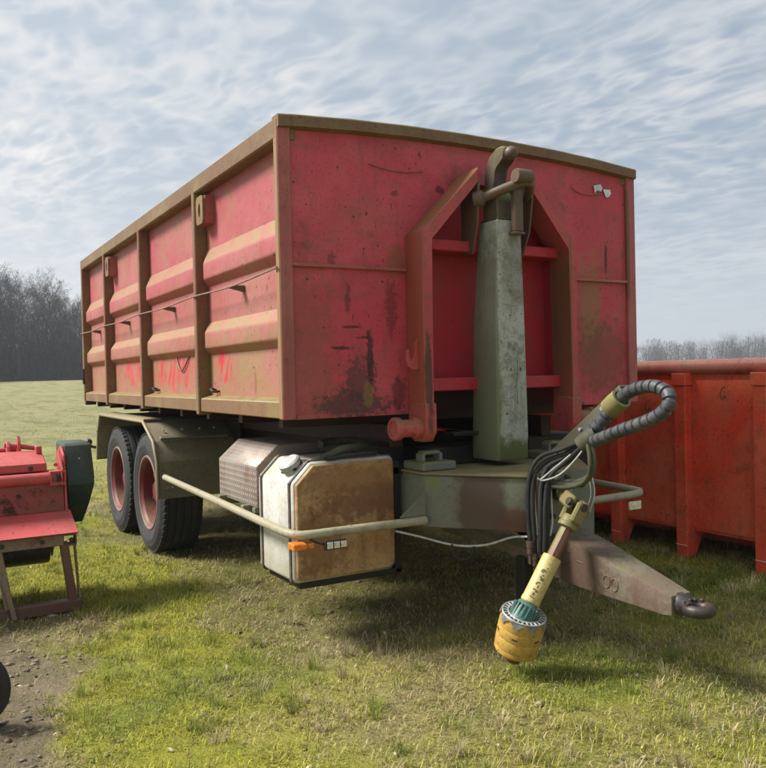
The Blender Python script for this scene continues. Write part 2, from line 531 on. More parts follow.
M['tyre'] = simple('tyre rubber', (.015, .015, .016), .85, 0, .25, 14., .25, (.045, .043, .038), .55)
M['rim'] = paint('rim paint', (.13, .008, .017), (0, 0, 0), fade=(.15, .022, .03), rust=.9, algae=.15, streak=.3, ledge=.35, seed=20)
M['rimlip'] = paint('rim lip', (.16, .07, .06), (0, 0, 0), rust=.5, algae=.4, algae_col=(.24, .20, .13), seed=21)
M['black'] = simple('black hose rubber', (.011, .011, .012), .6, 0, .3, 40., .08, (.045, .042, .033), .45)
M['greyhose'] = simple('spiral wrap', (.040, .043, .048), .55, 0, .3, 40., .1, (.10, .10, .09), .6)
M['greenhose'] = simple('mossy hose', (.050, .052, .030), .75, 0, .35, 25., .15, (.085, .085, .035), .7)
M['wire'] = simple('pale cable', (.50, .50, .47), .5, 0, .2, 40., .05)
M['clamp'] = paint('clamp paint', (.17, .15, .055), TO, fade=(.24, .22, .09), rust=.5, algae=.4, algae_col=(.20, .20, .07), seed=22)
M['bracket'] = paint('bracket paint', (.085, .085, .055), TO, rust=.5, algae=.5, algae_col=(.12, .12, .05), seed=23)
M['yellow'] = paint('yellow plastic', (.46, .27, .045), (0, 0, 0), fade=(.50, .34, .11), grime=.8, film_col=(.14, .10, .05), rust=.4, rust_col=(.12, .07, .03), algae=.2, algae_col=(.30, .22, .06), streak=.5, streak_col=(.18, .10, .03), ledge=.2, seed=24, rough=.45, scratches=.6)
M['paleyellow'] = paint('faded yellow plastic', (.52, .40, .12), (0, 0, 0), fade=(.56, .46, .20), rust=.15, rust_col=(.14, .09, .04), algae=.25, grime=.7, film_col=(.2, .15, .07), algae_col=(.32, .26, .1), streak=.5, streak_col=(.22, .15, .05), ledge=.2, seed=25, rough=.45)
M['teal'] = simple('green plastic', (.030, .105, .085), .5, 0, .3, 30., .05, (.25, .28, .24), .4)
M['ring'] = simple('galvanised ring', (.38, .39, .37), .5, .3, .25, 40., .08, (.12, .11, .08), .4)
M['rustshaft'] = paint('rusty shaft', (.15, .055, .035), (0, 0, 0), fade=(.20, .08, .05), rust=.8, rust_col=(.10, .04, .022), algae=.05, seed=26, rough=.45)
M['joint'] = paint('joint yellow', (.15, .115, .04), (0, 0, 0), rust=.8, rust_col=(.07, .04, .02), algae=.3, seed=27)
M['dark'] = simple('dark steel', (.035, .033, .032), .5, .4, .4, 30., .1, (.11, .06, .035), .5)
M['under'] = paint('underframe shade paint', (.030, .009, .008), CO, fade=(.035, .014, .012), film_col=(.025, .015, .012), streak_col=(.02, .012, .01), rust=.1, algae=.1, algae_col=(.06, .04, .03), ledge=.5, seed=37)  # near-black red, the shade under the container is put into this paint
M['chequer'] = None
M['orange'] = simple('orange lens', (.62, .17, .02), .25, 0, .15, 60., .05)
M['reflector'] = simple('reflector', (.62, .62, .60), .2, .5, .3, 60., .1)
M['white'] = simple('plain white', (.75, .75, .72), .6, 0, .1, 30., .05)
M['sticker'] = simple('sticker', (.62, .68, .72), .5, 0, .2, 30., .05, (.2, .2, .25), .4)
M['cable'] = simple('side rope', (.20, .12, .09), .7, 0, .3, 40., .1, (.16, .09, .06), .5)
M['rc'] = paint('bright red paint', (.78, .062, .026), (0, 0, 0), fade=(.74, .16, .08), fade_amt=.9, bump=.4, rust=.35, rust_col=(.10, .03, .018), algae=.08, streak=.4, streak_col=(.16, .03, .02), ledge=.2, seed=30, scratches=.6, rough=.5)
M['rcrail'] = paint('pinkish rail paint', (.44, .10, .075), (0, 0, 0), fade=(.52, .23, .18), rust=.5, algae=.25, algae_col=(.40, .24, .15), ledge=.5, seed=31)
M['impred'] = paint('implement red', (.46, .045, .055), (0, 0, 0), fade=(.54, .13, .13), rust=.3, algae=.12, algae_col=(.25, .15, .07), streak=.3, ledge=.15, seed=32, scratches=.6)
M['imprust'] = paint('implement rusty panel', (.26, .05, .045), (0, 0, 0), fade=(.17, .06, .04), fade_amt=.9, rust=1.0, rust_col=(.055, .022, .015), algae=.4, algae_col=(.13, .08, .03), seed=33)
M['implegs'] = paint('implement leg paint', (.24, .17, .11), (0, 0, 0), fade=(.30, .24, .17), rust=.8, rust_col=(.11, .045, .025), algae=.5, algae_col=(.22, .19, .10), ledge=.7, seed=34)
M['impleg2'] = paint('rusty leg', (.12, .06, .04), (0, 0, 0), rust=.8, rust_col=(.08, .035, .02), algae=.4, algae_col=(.14, .12, .06), ledge=.6, seed=35)
M['green'] = paint('dark green guard', (.012, .040, .034), (0, 0, 0), fade=(.022, .06, .05), rust=.15, algae=.1, algae_col=(.07, .08, .05), ledge=.35, seed=36, rough=.4)


def chequer_mat():
    mt, nt, bs = new_mat('chequer plate')
    p = coords(nt, TO)
    x, y, z = nt.sep(p)
    a = y
    z = nt.math('ADD', z, nt.math('MULTIPLY', x, .8))
    k = 95.
    s1 = nt.math('SINE', nt.math('MULTIPLY', nt.math('ADD', a, z), k))
    s2 = nt.math('SINE', nt.math('MULTIPLY', nt.math('SUBTRACT', a, z), k))
    pr = nt.step(nt.math('MULTIPLY', s1, s2), .25, .6)
    n1 = nt.noise(p, 6., 5, .65)
    col = nt.mix((.20, .16, .13), (.30, .25, .21), n1)
    col = nt.mix(col, (.17, .09, .06), nt.step(nt.noise(p, 4., 6, .7), .48, .68, 0., .8))
    col = nt.mix(col, (.36, .33, .30), nt.math('MULTIPLY', pr, .6))
    nt.put(bs.inputs['Base Color'], col)
    bs.inputs['Metallic'].default_value = .35
    bs.inputs['Roughness'].default_value = .5
    bp = nt.n('ShaderNodeBump')
    bp.inputs['Strength'].default_value = .8
    bp.inputs['Distance'].default_value = .006
    nt.put(bp.inputs['Height'], pr)
    nt.put(bs.inputs['Normal'], bp.outputs[0])
    return mt


M['chequer'] = chequer_mat()


# ------------------------------------------------------------------ terrain
def vnoise(x, y, s, seed=0, octv=4):
    """numpy value noise, 0..1"""
    x = np.asarray(x, float) / s
    y = np.asarray(y, float) / s
    tot = np.zeros_like(x)
    amp, nrm = 1., 0.
    for o in range(octv):
        xi, yi = np.floor(x).astype(np.int64), np.floor(y).astype(np.int64)
        fx, fy = x - xi, y - yi
        fx, fy = fx * fx * (3 - 2 * fx), fy * fy * (3 - 2 * fy)

        def h(a, b):
            n = (a * 374761393 + b * 668265263 + (seed + o * 17) * 974711) & 0x7fffffff
            n = ((n ^ (n >> 13)) * 1274126177) & 0x7fffffff
            return ((n ^ (n >> 16)) & 0xffff) / 65535.
        v = (h(xi, yi) * (1 - fx) + h(xi + 1, yi) * fx) * (1 - fy) + (h(xi, yi + 1) * (1 - fx) + h(xi + 1, yi + 1) * fx) * fy
        tot += v * amp
        nrm += amp
        amp *= .55
        x, y = x * 2.03 + 11.3, y * 2.03 + 5.7
    return tot / nrm


def sstep(v, a, b):
    t = np.clip((v - a) / (b - a), 0, 1)
    return t * t * (3 - 2 * t)


def height(x, y, fine=True):
    dist = np.hypot(x + 2.8, y + 3.7)
    h = 1.55 * sstep(dist, 22, 105)
    h = h + (vnoise(x, y, 9., 3, 2) - .5) * .25 * sstep(dist, 12, 30)
    if fine:
        w = 1 - sstep(dist, 14, 40)
        so_ = soil(x, y)
        h = h + ((vnoise(x, y, .55, 5, 3) - .5) * .035 + (vnoise(x, y, .10, 9, 3) - .5) * (.018 + .035 * so_)) * w
        h = h - .006
    return h


def soil(x, y, stony=False):
    """bare earth: the churned patch beside the implement and under the trailer"""
    n = vnoise(x, y, .45, 21, 4)
    a = 1 - sstep(np.hypot((x + 2.72) / .62, (y - .15) / 1.55) + (n - .5) * 1.1, .6, 1.05)
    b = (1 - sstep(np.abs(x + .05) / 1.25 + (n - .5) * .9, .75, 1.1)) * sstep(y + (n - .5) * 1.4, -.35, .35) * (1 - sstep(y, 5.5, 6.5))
    c = 1 - sstep(np.hypot((x + 2.15) / .5, (y - 1.2) / .5) + (n - .5) * 1.2, .5, 1.1)
    return np.clip(np.maximum(np.maximum(a, b * (.62 if stony is False else .12)), c * .7), 0, 1)


def straw(x, y):
    """share of dry dead grass"""
    n = vnoise(x, y, 1.3, 31, 4)
    n2 = vnoise(x, y, .35, 33, 3)
    s = sstep(n * .7 + n2 * .3, .40, .62)
    near = 1 - sstep(np.hypot((x + .75) / 1.35, (y + .55) / .85), .5, 1.2)
    belt = (1 - sstep(np.abs(y + 1.35 + .1 * x) / .75, .6, 1.2)) * sstep(x, -2.2, -1.4) * .55
    green = (1 - sstep(np.hypot((x + .25) / .55, (y + .95) / .4), .5, 1.1)) + (1 - sstep(np.hypot((x - 1.5) / .8, (y - .1) / .6), .5, 1.2)) \
        + (1 - sstep(np.hypot((x + 1.7) / .6, (y - 2.6) / 1.2), .5, 1.2))
    moss = (1 - sstep(np.hypot((x + 2.0) / .9, (y + .35) / 1.5), .55, 1.15)) * .75
    return np.clip(s * .66 + near * .62 + belt * .5 - green * .75 - moss, 0, 1)


def ground_colors(x, y):
    mo = vnoise(x, y, .8, 41, 4)
    dist = np.hypot(x + 2.8, y + 3.7)
    moss = np.array([.34, .32, .05])
    grass = np.array([.23, .25, .05])
    dry = np.array([.30, .25, .13])
    earth = np.array([.20, .16, .115])
    w = sstep(mo, .30, .52)[:, None]
    c = grass * (1 - w) + moss * w
    s = (straw(x, y) * .8)[:, None]
    c = c * (1 - s) + dry * s
    far = (sstep(dist, 6.5, 22) * .88)[:, None]
    c = c * (1 - far) + np.array([.225, .21, .12]) * far
    so = soil(x, y)[:, None]
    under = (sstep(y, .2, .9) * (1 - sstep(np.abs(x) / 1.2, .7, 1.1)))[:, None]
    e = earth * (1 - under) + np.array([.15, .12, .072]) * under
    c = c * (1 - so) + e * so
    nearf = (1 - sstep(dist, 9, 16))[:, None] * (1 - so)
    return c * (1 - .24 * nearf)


def axis_coords(a, b, step, grow, far):
    mid = list(np.arange(a, b + 1e-6, step))
    lo, s, v = [], step, a
    while v > -far:
        s *= grow
        v -= s
        lo.append(v)
    hi, s, v = [], step, b
    while v < far:
        s *= grow
        v += s
        hi.append(v)
    return np.array(lo[::-1] + mid + hi)


gx = axis_coords(-4.2, 4.0, .035, 1.10, 560)
gy = axis_coords(-3.2, 6.5, .035, 1.10, 560)
X, Y = np.meshgrid(gx, gy)
xf, yf = X.ravel(), Y.ravel()
zf = height(xf, yf)
nx_, ny_ = len(gx), len(gy)
idx = np.arange(nx_ * ny_).reshape(ny_, nx_)
quads = np.stack([idx[:-1, :-1], idx[:-1, 1:], idx[1:, 1:], idx[1:, :-1]], -1).reshape(-1, 4)


def np_mesh(name, verts, faces, mat, smooth=True, colors=None):
    me = bpy.data.meshes.new(name)
    nv, (nf, k) = len(verts), faces.shape
    me.vertices.add(nv)
    me.vertices.foreach_set('co', np.ascontiguousarray(verts, np.float32).ravel())
    me.loops.add(nf * k)
    me.loops.foreach_set('vertex_index', np.ascontiguousarray(faces, np.int32).ravel())
    me.polygons.add(nf)
    me.polygons.foreach_set('loop_start', np.arange(0, nf * k, k, dtype=np.int32))
    me.polygons.foreach_set('use_smooth', np.full(nf, smooth))
    me.update(calc_edges=True)
    if colors is not None:
        at = me.color_attributes.new('tint', 'FLOAT_COLOR', 'POINT')
        c = np.ones((nv, 4), np.float32)
        c[:, :3] = colors
        at.data.foreach_set('color', c.ravel())
    me.materials.append(mat)
    return me


def ground_mat():
    mt, nt, bs = new_mat('field ground')
    p = coords(nt)
    at = nt.n('ShaderNodeAttribute', attribute_name='tint').outputs['Color']
    n1 = nt.noise(p, 18., 6, .75)
    n2 = nt.noise(p, 90., 4, .7)
    n3 = nt.noise(p, 1.6, 6, .7, .5)
    col = nt.mix(at, nt.mix(at, (.35, .35, .35), 1., 'MULTIPLY'), nt.step(n1, .45, .75, 0., .6))
    col = nt.mix(col, nt.mix(at, (1.6, 1.55, 1.35), 1., 'MULTIPLY'), nt.step(n2, .46, .68, 0., .85))
    col = nt.mix(col, nt.mix(at, (.74, .82, .62), 1., 'MULTIPLY'), nt.step(n3, .42, .62, 0., .6))
    # long swaths of last year's grass out in the field
    x, y, z = nt.sep(p)
    sw = nt.noise(nt.comb(nt.math('MULTIPLY', x, .25), nt.math('MULTIPLY', y, 1.1), 0.), 1., 5, .65)
    col = nt.mix(col, nt.mix(at, (1.25, 1.2, 1.1), 1., 'MULTIPLY'), nt.step(sw, .48, .62, 0., .6))
    fld = nt.noise(nt.comb(nt.math('MULTIPLY', x, .9), nt.math('MULTIPLY', y, .22), 0.), 1., 6, .75)
    col = nt.mix(col, nt.mix(col, (.60, .66, .50), 1., 'MULTIPLY'), nt.step(fld, .45, .62, 0., .75))
    nt.put(bs.inputs['Base Color'], col)
    bs.inputs['Roughness'].default_value = .95
    bs.inputs['Specular IOR Level'].default_value = .1
    bp = nt.n('ShaderNodeBump')
    bp.inputs['Strength'].default_value = .9
    bp.inputs['Distance'].default_value = .03
    nt.put(bp.inputs['Height'], nt.math('ADD', n1, nt.math('MULTIPLY', n2, .4)))
    nt.put(bs.inputs['Normal'], bp.outputs[0])
    return mt


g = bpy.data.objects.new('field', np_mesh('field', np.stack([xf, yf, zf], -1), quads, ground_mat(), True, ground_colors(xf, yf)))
C.objects.link(g)
g['kind'] = 'structure'
g['label'] = 'mossy meadow of green and straw coloured grass under the vehicles'


# ------------------------------------------------------------------ grass
def leaf_mat(name, trans=.35):
    mt, nt, bs = new_mat(name)
    at = nt.n('ShaderNodeAttribute', attribute_name='tint').outputs['Color']
    nt.put(bs.inputs['Base Color'], at)
    bs.inputs['Roughness'].default_value = .7
    bs.inputs['Specular IOR Level'].default_value = .25
    tr = nt.n('ShaderNodeBsdfTranslucent')
    nt.put(tr.inputs['Color'], at)
    mx = nt.n('ShaderNodeMixShader')
    mx.inputs[0].default_value = trans
    nt.t.links.new(bs.outputs[0], mx.inputs[1])
    nt.t.links.new(tr.outputs[0], mx.inputs[2])
    nt.t.links.new(mx.outputs[0], nt.t.nodes['Material Output'].inputs[0])
    return mt


def scatter(n, seed, rmin, rmax, power):
    """points in the wedge in front of the camera (and a good way to both sides)"""
    g_ = np.random.default_rng(seed)
    rr = rmin + (rmax - rmin) * g_.random(n) ** power
    an = YAW + (g_.random(n) - .5) * R(118)
    return -2.8324 + rr * np.sin(an), -3.7262 + rr * np.cos(an), rr, g_


def blades(n, seed, rmin, rmax, power, hmul=1., wmul=1.):
    x, y, rr, g_ = scatter(n, seed, rmin, rmax, power)
    so, stw = soil(x, y), straw(x, y)
    tuft = vnoise(x, y, .16, 51, 2)
    tuft2 = vnoise(x, y, 1.1, 53, 3)
    keep = g_.random(n) < np.clip(1.05 - so * .96, 0.03, 1) * (.35 + .9 * sstep(tuft, .3, .62))
    # the trampled belt under the trailer and the footprint of the vehicles
    x, y, rr, so, stw, tuft, tuft2 = [a[keep] for a in (x, y, rr, so, stw, tuft, tuft2)]
    n = len(x)
    z = height(x, y) - .004
    L = (.014 + .034 * g_.random(n) ** 1.6 + .055 * sstep(tuft, .58, .85) * sstep(tuft2, .45, .7)) * hmul
    az = g_.random(n) * 2 * np.pi
    dry = g_.random(n) < np.clip(stw * .85 + .10 + so * 1.2, 0, .97)
    lean = np.where(dry, .7 + .75 * g_.random(n), .3 + .9 * g_.random(n))
    W = (.0010 + .0012 * g_.random(n)) * wmul * (1 + rr * .05)
    L = np.where(dry, L * (.7 + .8 * g_.random(n)), L)
    dx, dy = np.cos(az), np.sin(az)
    px, py = -dy, dx
    a1 = lean * .5
    m_ = np.stack([x + dx * L * .5 * np.sin(a1), y + dy * L * .5 * np.sin(a1), z + L * .5 * np.cos(a1)], -1)
    a2 = np.minimum(lean * 1.25, 1.9)
    t_ = m_ + np.stack([dx * L * .55 * np.sin(a2), dy * L * .55 * np.sin(a2), L * .55 * np.cos(a2)], -1)
    b_ = np.stack([x, y, z], -1)
    s_ = np.stack([px * W, py * W, np.zeros(n)], -1)
    V = np.stack([b_ - s_, b_ + s_, m_ + s_ * .8, m_ - s_ * .8, t_], 1)
    base_i = (np.arange(n) * 5)[:, None]
    F = np.concatenate([base_i + np.array([0, 1, 2]), base_i + np.array([0, 2, 3]), base_i + np.array([3, 2, 4])])
    mo = vnoise(x, y, .8, 41, 4)
    w = sstep(mo, .30, .52)[:, None]
    gcol = np.array([.25, .275, .05]) * (1 - w) + np.array([.385, .385, .065]) * w
    dcol = np.array([.40, .33, .17])
    c = np.where(dry[:, None], dcol, gcol)
    far = (sstep(rr, 6.5, 22) * .85)[:, None]
    c = c * (1 - far) + np.array([.25, .235, .13]) * far
    c = c * (.40 + 1.15 * g_.random(n))[:, None] * (1 + (g_.random((n, 3)) - .5) * .2)
    return V.reshape(-1, 3), F, np.repeat(c, 5, 0)


def join(parts):
    vs, fs, cs, o = [], [], [], 0
    for v, f, c in parts:
        vs.append(v)
        fs.append(f + o)
        cs.append(c)
        o += len(v)
    return np.concatenate(vs), np.concatenate(fs), np.concatenate(cs)


def tufts(n, seed):
    x0, y0, rr, g_ = scatter(n, seed, 2.4, 11.0, .8)
    k = g_.random(n) < np.clip(1 - soil(x0, y0) * .8, .1, 1)
    x0, y0 = x0[k], y0[k]
    n = len(x0)
    m_ = 34
    rad = (.015 + .04 * g_.random(n))[:, None] * np.sqrt(g_.random((n, m_)))
    aa = g_.random((n, m_)) * 6.283
    x, y = (x0[:, None] + rad * np.cos(aa)).ravel(), (y0[:, None] + rad * np.sin(aa)).ravel()
    dryk = np.repeat(g_.random(n) < .18 + .55 * straw(x0, y0), m_)
    tone = np.repeat(.65 + .7 * g_.random(n), m_)
    L = np.repeat(.045 + .06 * g_.random(n), m_) * (.5 + .7 * g_.random(n * m_))
    az = aa.ravel() + g_.normal(0, .5, n * m_)
    lean = .15 + 1.0 * g_.random(n * m_)
    W = .0010 + .0012 * g_.random(n * m_)
    z = height(x, y) - .004
    dx, dy = np.cos(az), np.sin(az)
    b_ = np.stack([x, y, z], -1)
    mm = b_ + np.stack([dx * np.sin(lean * .5), dy * np.sin(lean * .5), np.cos(lean * .5)], -1) * (L * .5)[:, None]
    a2 = np.minimum(lean * 1.4, 1.9)
    t_ = mm + np.stack([dx * np.sin(a2), dy * np.sin(a2), np.cos(a2)], -1) * (L * .55)[:, None]
    s_ = np.stack([-dy * W, dx * W, np.zeros(len(W))], -1)
    V = np.stack([b_ - s_, b_ + s_, mm + s_ * .8, mm - s_ * .8, t_], 1)
    bi = (np.arange(len(x)) * 5)[:, None]
    F = np.concatenate([bi + np.array([0, 1, 2]), bi + np.array([0, 2, 3]), bi + np.array([3, 2, 4])])
    c = np.where(dryk[:, None], np.array([.42, .35, .20]), np.array([.22, .25, .05]))
    c = c * (tone * (.75 + .5 * g_.random(len(x))))[:, None]
    return V.reshape(-1, 3), F, np.repeat(c, 5, 0)


GV, GF, GC = join([tufts(2000, 71), blades(370000, 1, 2.3, 7.0, .72), blades(150000, 2, 5.5, 13.0, .8, 1.2, 1.2), blades(45000, 3, 12, 45, 1.1, 1.6, 1.6)])
gr = bpy.data.objects.new('grass', np_mesh('grass', GV, GF, leaf_mat('grass blades'), False, GC))
C.objects.link(gr)
gr['kind'] = 'stuff'
gr['label'] = 'short mossy green and straw coloured grass of the meadow'
gr['category'] = 'grass'


def litter():
    """clods, dead leaves and bits of straw lying on the bare earth"""
    n = 17000
    x, y, rr, g_ = scatter(n, 11, 2.3, 8.0, .8)
    k = g_.random(n) < (.03 + .95 * soil(x, y, True))
    x, y = x[k], y[k]
    n = len(x)
    z = height(x, y)
    s = .003 + .022 * g_.random(n) ** 4.0
    V, F, Cc = [], [], []
    oct_ = np.array([[1, 0, 0], [0, 1, 0], [-1, 0, 0], [0, -1, 0], [0, 0, .5], [0, 0, -.5]], float)
    of = np.array([[0, 1, 4], [1, 2, 4], [2, 3, 4], [3, 0, 4], [1, 0, 5], [2, 1, 5], [3, 2, 5], [0, 3, 5]])
    jit = 1 + (g_.random((n, 6, 3)) - .5) * .8
    an = g_.random(n) * 6.28
    ca, sa = np.cos(an), np.sin(an)
    P = oct_[None] * jit * s[:, None, None]
    Px = P[..., 0] * ca[:, None] - P[..., 1] * sa[:, None]
    Py = P[..., 0] * sa[:, None] + P[..., 1] * ca[:, None]
    P = np.stack([Px * (1 + .6 * g_.random(n))[:, None] + x[:, None], Py + y[:, None], P[..., 2] + z[:, None] + .002], -1)
    F = (np.arange(n) * 6)[:, None, None] + of[None]
    tone = g_.random(n)
    c = np.where((tone < .7)[:, None], np.array([.20, .16, .115]), np.where((tone < .93)[:, None], np.array([.27, .22, .15]), np.array([.14, .11, .08])))
    c = c * (.6 + .7 * g_.random(n))[:, None]
    return P.reshape(-1, 3), F.reshape(-1, 3), np.repeat(c, 6, 0)


def dead_leaves(n=1500):
    x, y, rr, g_ = scatter(n, 13, 2.4, 11.0, .8)
    z = height(x, y) + .012
    an, s = g_.random(n) * 6.283, .006 + .009 * g_.random(n)
    du = np.stack([np.cos(an), np.sin(an), g_.normal(0, .35, n)], -1) * s[:, None]
    dv = np.stack([-np.sin(an), np.cos(an), g_.normal(0, .35, n)], -1) * (s * .55)[:, None]
    p = np.stack([x, y, z], -1)
    V = np.stack([p - du, p + dv + du * .1, p + du, p - dv + du * .1, p + np.array([0, 0, .004]), p + np.array([0, 0, .004])], 1)
    bi = (np.arange(n) * 6)[:, None]
    F = np.concatenate([bi + np.array([0, 3, 4]), bi + np.array([3, 2, 4]), bi + np.array([2, 1, 4]), bi + np.array([1, 0, 4])])
    c = np.where((g_.random(n) < .6)[:, None], np.array([.20, .12, .06]), np.array([.36, .30, .20])) * (.6 + .7 * g_.random(n))[:, None]
    return V.reshape(-1, 3), F, np.repeat(c, 6, 0)


LV, LF, LC = join([litter(), dead_leaves()])
lt = bpy.data.objects.new('earth_clods', np_mesh('earth_clods', LV, LF, leaf_mat('clods', .0), True, LC))
C.objects.link(lt)
lt['kind'] = 'stuff'
lt['label'] = 'loose brown clods and plant litter on the bare earth'
lt['category'] = 'clods'


# ------------------------------------------------------------------ bare winter trees
def bark(name, c):
    return simple(name, c, .9, 0, .35, 3., .1)


M['bark'] = bark('bare bark', (.060, .054, .045))
M['twig'] = bark('bare twigs', (.030, .026, .022))


def make_tree_data(seed, h):
    """returns (trunk verts, faces), (crown verts, faces) as arrays"""
    rd = random.Random(seed)
    tv, tf, cv, cf = [], [], [], []

    def seg3(V, F, a, b, ra, rb, k):
        t = (b - a)
        if t.length < 1e-6:
            return
        t.normalize()
        u = t.orthogonal().normalized()
        v = t.cross(u)
        o = len(V)
        for p, r in ((a, ra), (b, rb)):
            for q in range(k):
                an = 2 * math.pi * q / k
                V.append(p + (u * math.cos(an) + v * math.sin(an)) * r)
        for q in range(k):
            w = (q + 1) % k
            F.append((o + q, o + w, o + k + w))
            F.append((o + q, o + k + w, o + k + q))

    def ribbon(a, b, w):
        t = (b - a).normalized()
        s = t.orthogonal().normalized()
        s.rotate(Matrix.Rotation(rd.random() * 6.28, 3, t))
        o = len(cv)
        cv.extend([a - s * w, a + s * w, b])
        cf.append((o, o + 1, o + 2))

    def grow(p, dr, ln, r, lev):
        n = 4 if lev < 2 else 3
        q = p
        dd = dr.copy()
        for i in range(n):
            dd = (dd + Vector((rd.gauss(0, .16), rd.gauss(0, .16), rd.gauss(.06, .10)))).normalized()
            e = q + dd * (ln / n)
            ra, rb = r * (1 - .75 * i / n), r * (1 - .75 * (i + 1) / n)
            if lev < 3:
                seg3(cv, cf, q, e, ra, rb, 3)
            else:
                ribbon(q, e, max(ra, .011))
            if lev < 4 and (i > 0 or lev > 0):
                for k in range(rd.choice((1, 2, 2)) if lev < 3 else rd.choice((2, 2, 3))):
                    ax = dd.orthogonal().normalized()
                    ax.rotate(Matrix.Rotation(rd.random() * 6.28, 3, dd))
                    nd = (dd * .75 + ax * rd.uniform(.5, .95) + Vector((0, 0, .12))).normalized()
                    grow(e, nd, ln * rd.uniform(.42, .62), max(rb * .62, .008), lev + 1)
            q = e
    # trunk, gently bent
    p = Vector((0, 0, -.3))
    dd = Vector((rd.gauss(0, .05), rd.gauss(0, .05), 1)).normalized()
    r0 = h * .014
    n = 9
    for i in range(n):
        dd = (dd + Vector((rd.gauss(0, .07), rd.gauss(0, .07), .15))).normalized()
        e = p + dd * (h * .82 / n)
        seg3(tv, tf, p, e, r0 * (1 - .85 * i / n), r0 * (1 - .85 * (i + 1) / n), 6)
        if i >= 1:
            for k in range(2 if i < 6 else 3):
                a = rd.random() * 6.28
                up = .25 + .1 * i
                nd = Vector((math.cos(a), math.sin(a), up + rd.uniform(-.15, .3))).normalized()
                grow(e, nd, h * (.30 - .017 * i) * rd.uniform(.75, 1.15), r0 * (.42 - .03 * i), 1)
        p = e
    A = lambda q: np.array([tuple(v) for v in q])
    return (A(tv), np.array(tf)), (A(cv), np.array(cf))


def np_obj(name, V, F, mat, parent=None):
    o = bpy.data.objects.new(name, np_mesh(name, V, F, mat, False))
    C.objects.link(o)
    o.parent = parent
    return o


tree_data = [make_tree_data(100 + i, 11.0) for i in range(4)]
protos = []
for i, (tr, cr) in enumerate(tree_data):
    e = bpy.data.objects.new('bare_tree', None)
    C.objects.link(e)
    np_obj('trunk', tr[0], tr[1], M['bark'], e)
    np_obj('crown', cr[0], cr[1], M['twig'], e)
    protos.append(e)


def place_tree(k, x, y, s, rz, label, group, first=[0, 1, 2, 3]):
    if k in first:
        first.remove(k)
        e = protos[k]
    else:
        e = copy_tree(protos[k])
    e.location = (x, y, float(height(np.array([x]), np.array([y]), False)[0]) - .1)
    e.scale = (s * 1.1, s * 1.1, s)
    e.rotation_euler = (0, 0, rz)
    return tag(e, label, 'tree', group)


def img_dir(px):
    t = (px - 383) / FPX
    v = Vector((_f.x + _r.x * t, _f.y + _r.y * t, 0))
    return v


rd = random.Random(5)
# the wood edge left of the container: its line falls away towards the right
cnt = 0
for row in range(3):
    for i in range(22):
        px = -70 + i * 17 + rd.uniform(-6, 6) + row * 7
        dist = 88 + (px + 70) * .16 + row * 7 + rd.uniform(-2.5, 2.5)
        v = img_dir(px) * dist
        sc = max(.75, 1.40 - .0031 * (px + 20)) * rd.uniform(.84, 1.1) * (.96 + .05 * row)
        place_tree(cnt % 4, CAM.x + v.x, CAM.y + v.y, sc, rd.random() * 6.28, 'tall bare grey tree in the dark wood edge across the meadow', 'bare trees of the wood edge')
        cnt += 1


def thicket(name, label, spots, seed, n, hmax):
    """tangled twigs that nobody could count"""
    g_ = np.random.default_rng(seed)
    S = np.array(spots)
    k = g_.integers(0, len(S), n)
    x = S[k, 0] + g_.normal(0, 1.6, n)
    y = S[k, 1] + g_.normal(0, 1.6, n)
    hm = S[k, 2] * hmax
    z0 = height(x, y, False) - .1 + hm * g_.random(n) ** 1.5 * .85
    L = .6 + 1.3 * g_.random(n)
    az = g_.random(n) * 6.283
    el = g_.uniform(.2, 1.4, n)
    dx, dy, dz = np.cos(az) * np.cos(el), np.sin(az) * np.cos(el), np.sin(el)
    b = np.stack([x, y, z0], -1)
    t = b + np.stack([dx, dy, dz], -1) * L[:, None]
    w = (.016 + .045 * g_.random(n)) * (1.0 if seed == 3 else 1.5)
    s = np.stack([-np.sin(az) * w, np.cos(az) * w, np.zeros(n)], -1)
    m_ = (b + t) / 2 + g_.normal(0, .08, (n, 3))
    V = np.stack([b - s, b + s, m_ + s * .8, m_ - s * .8, t], 1).reshape(-1, 3)
    bi = (np.arange(n) * 5)[:, None]
    F = np.concatenate([bi + np.array([0, 1, 2]), bi + np.array([0, 2, 3]), bi + np.array([3, 2, 4])])
    o = np_obj(name, V, F, M['twig'])
    o['kind'] = 'stuff'
    o['label'] = label
    o['category'] = 'thicket'
    return o


sp = []
for i in range(230):
    px = rd.uniform(-110, 330)
    v = img_dir(px) * (88 + (px + 70) * .16 + rd.uniform(-3, 14))
    sp.append((CAM.x + v.x, CAM.y + v.y, rd.choice((.35, .55, .75, 1.0, 1.2)) * rd.uniform(.8, 1.1)))
thicket('thicket', 'dark tangled undergrowth along the foot of the wood edge', sp, 3, 125000, 10.5)

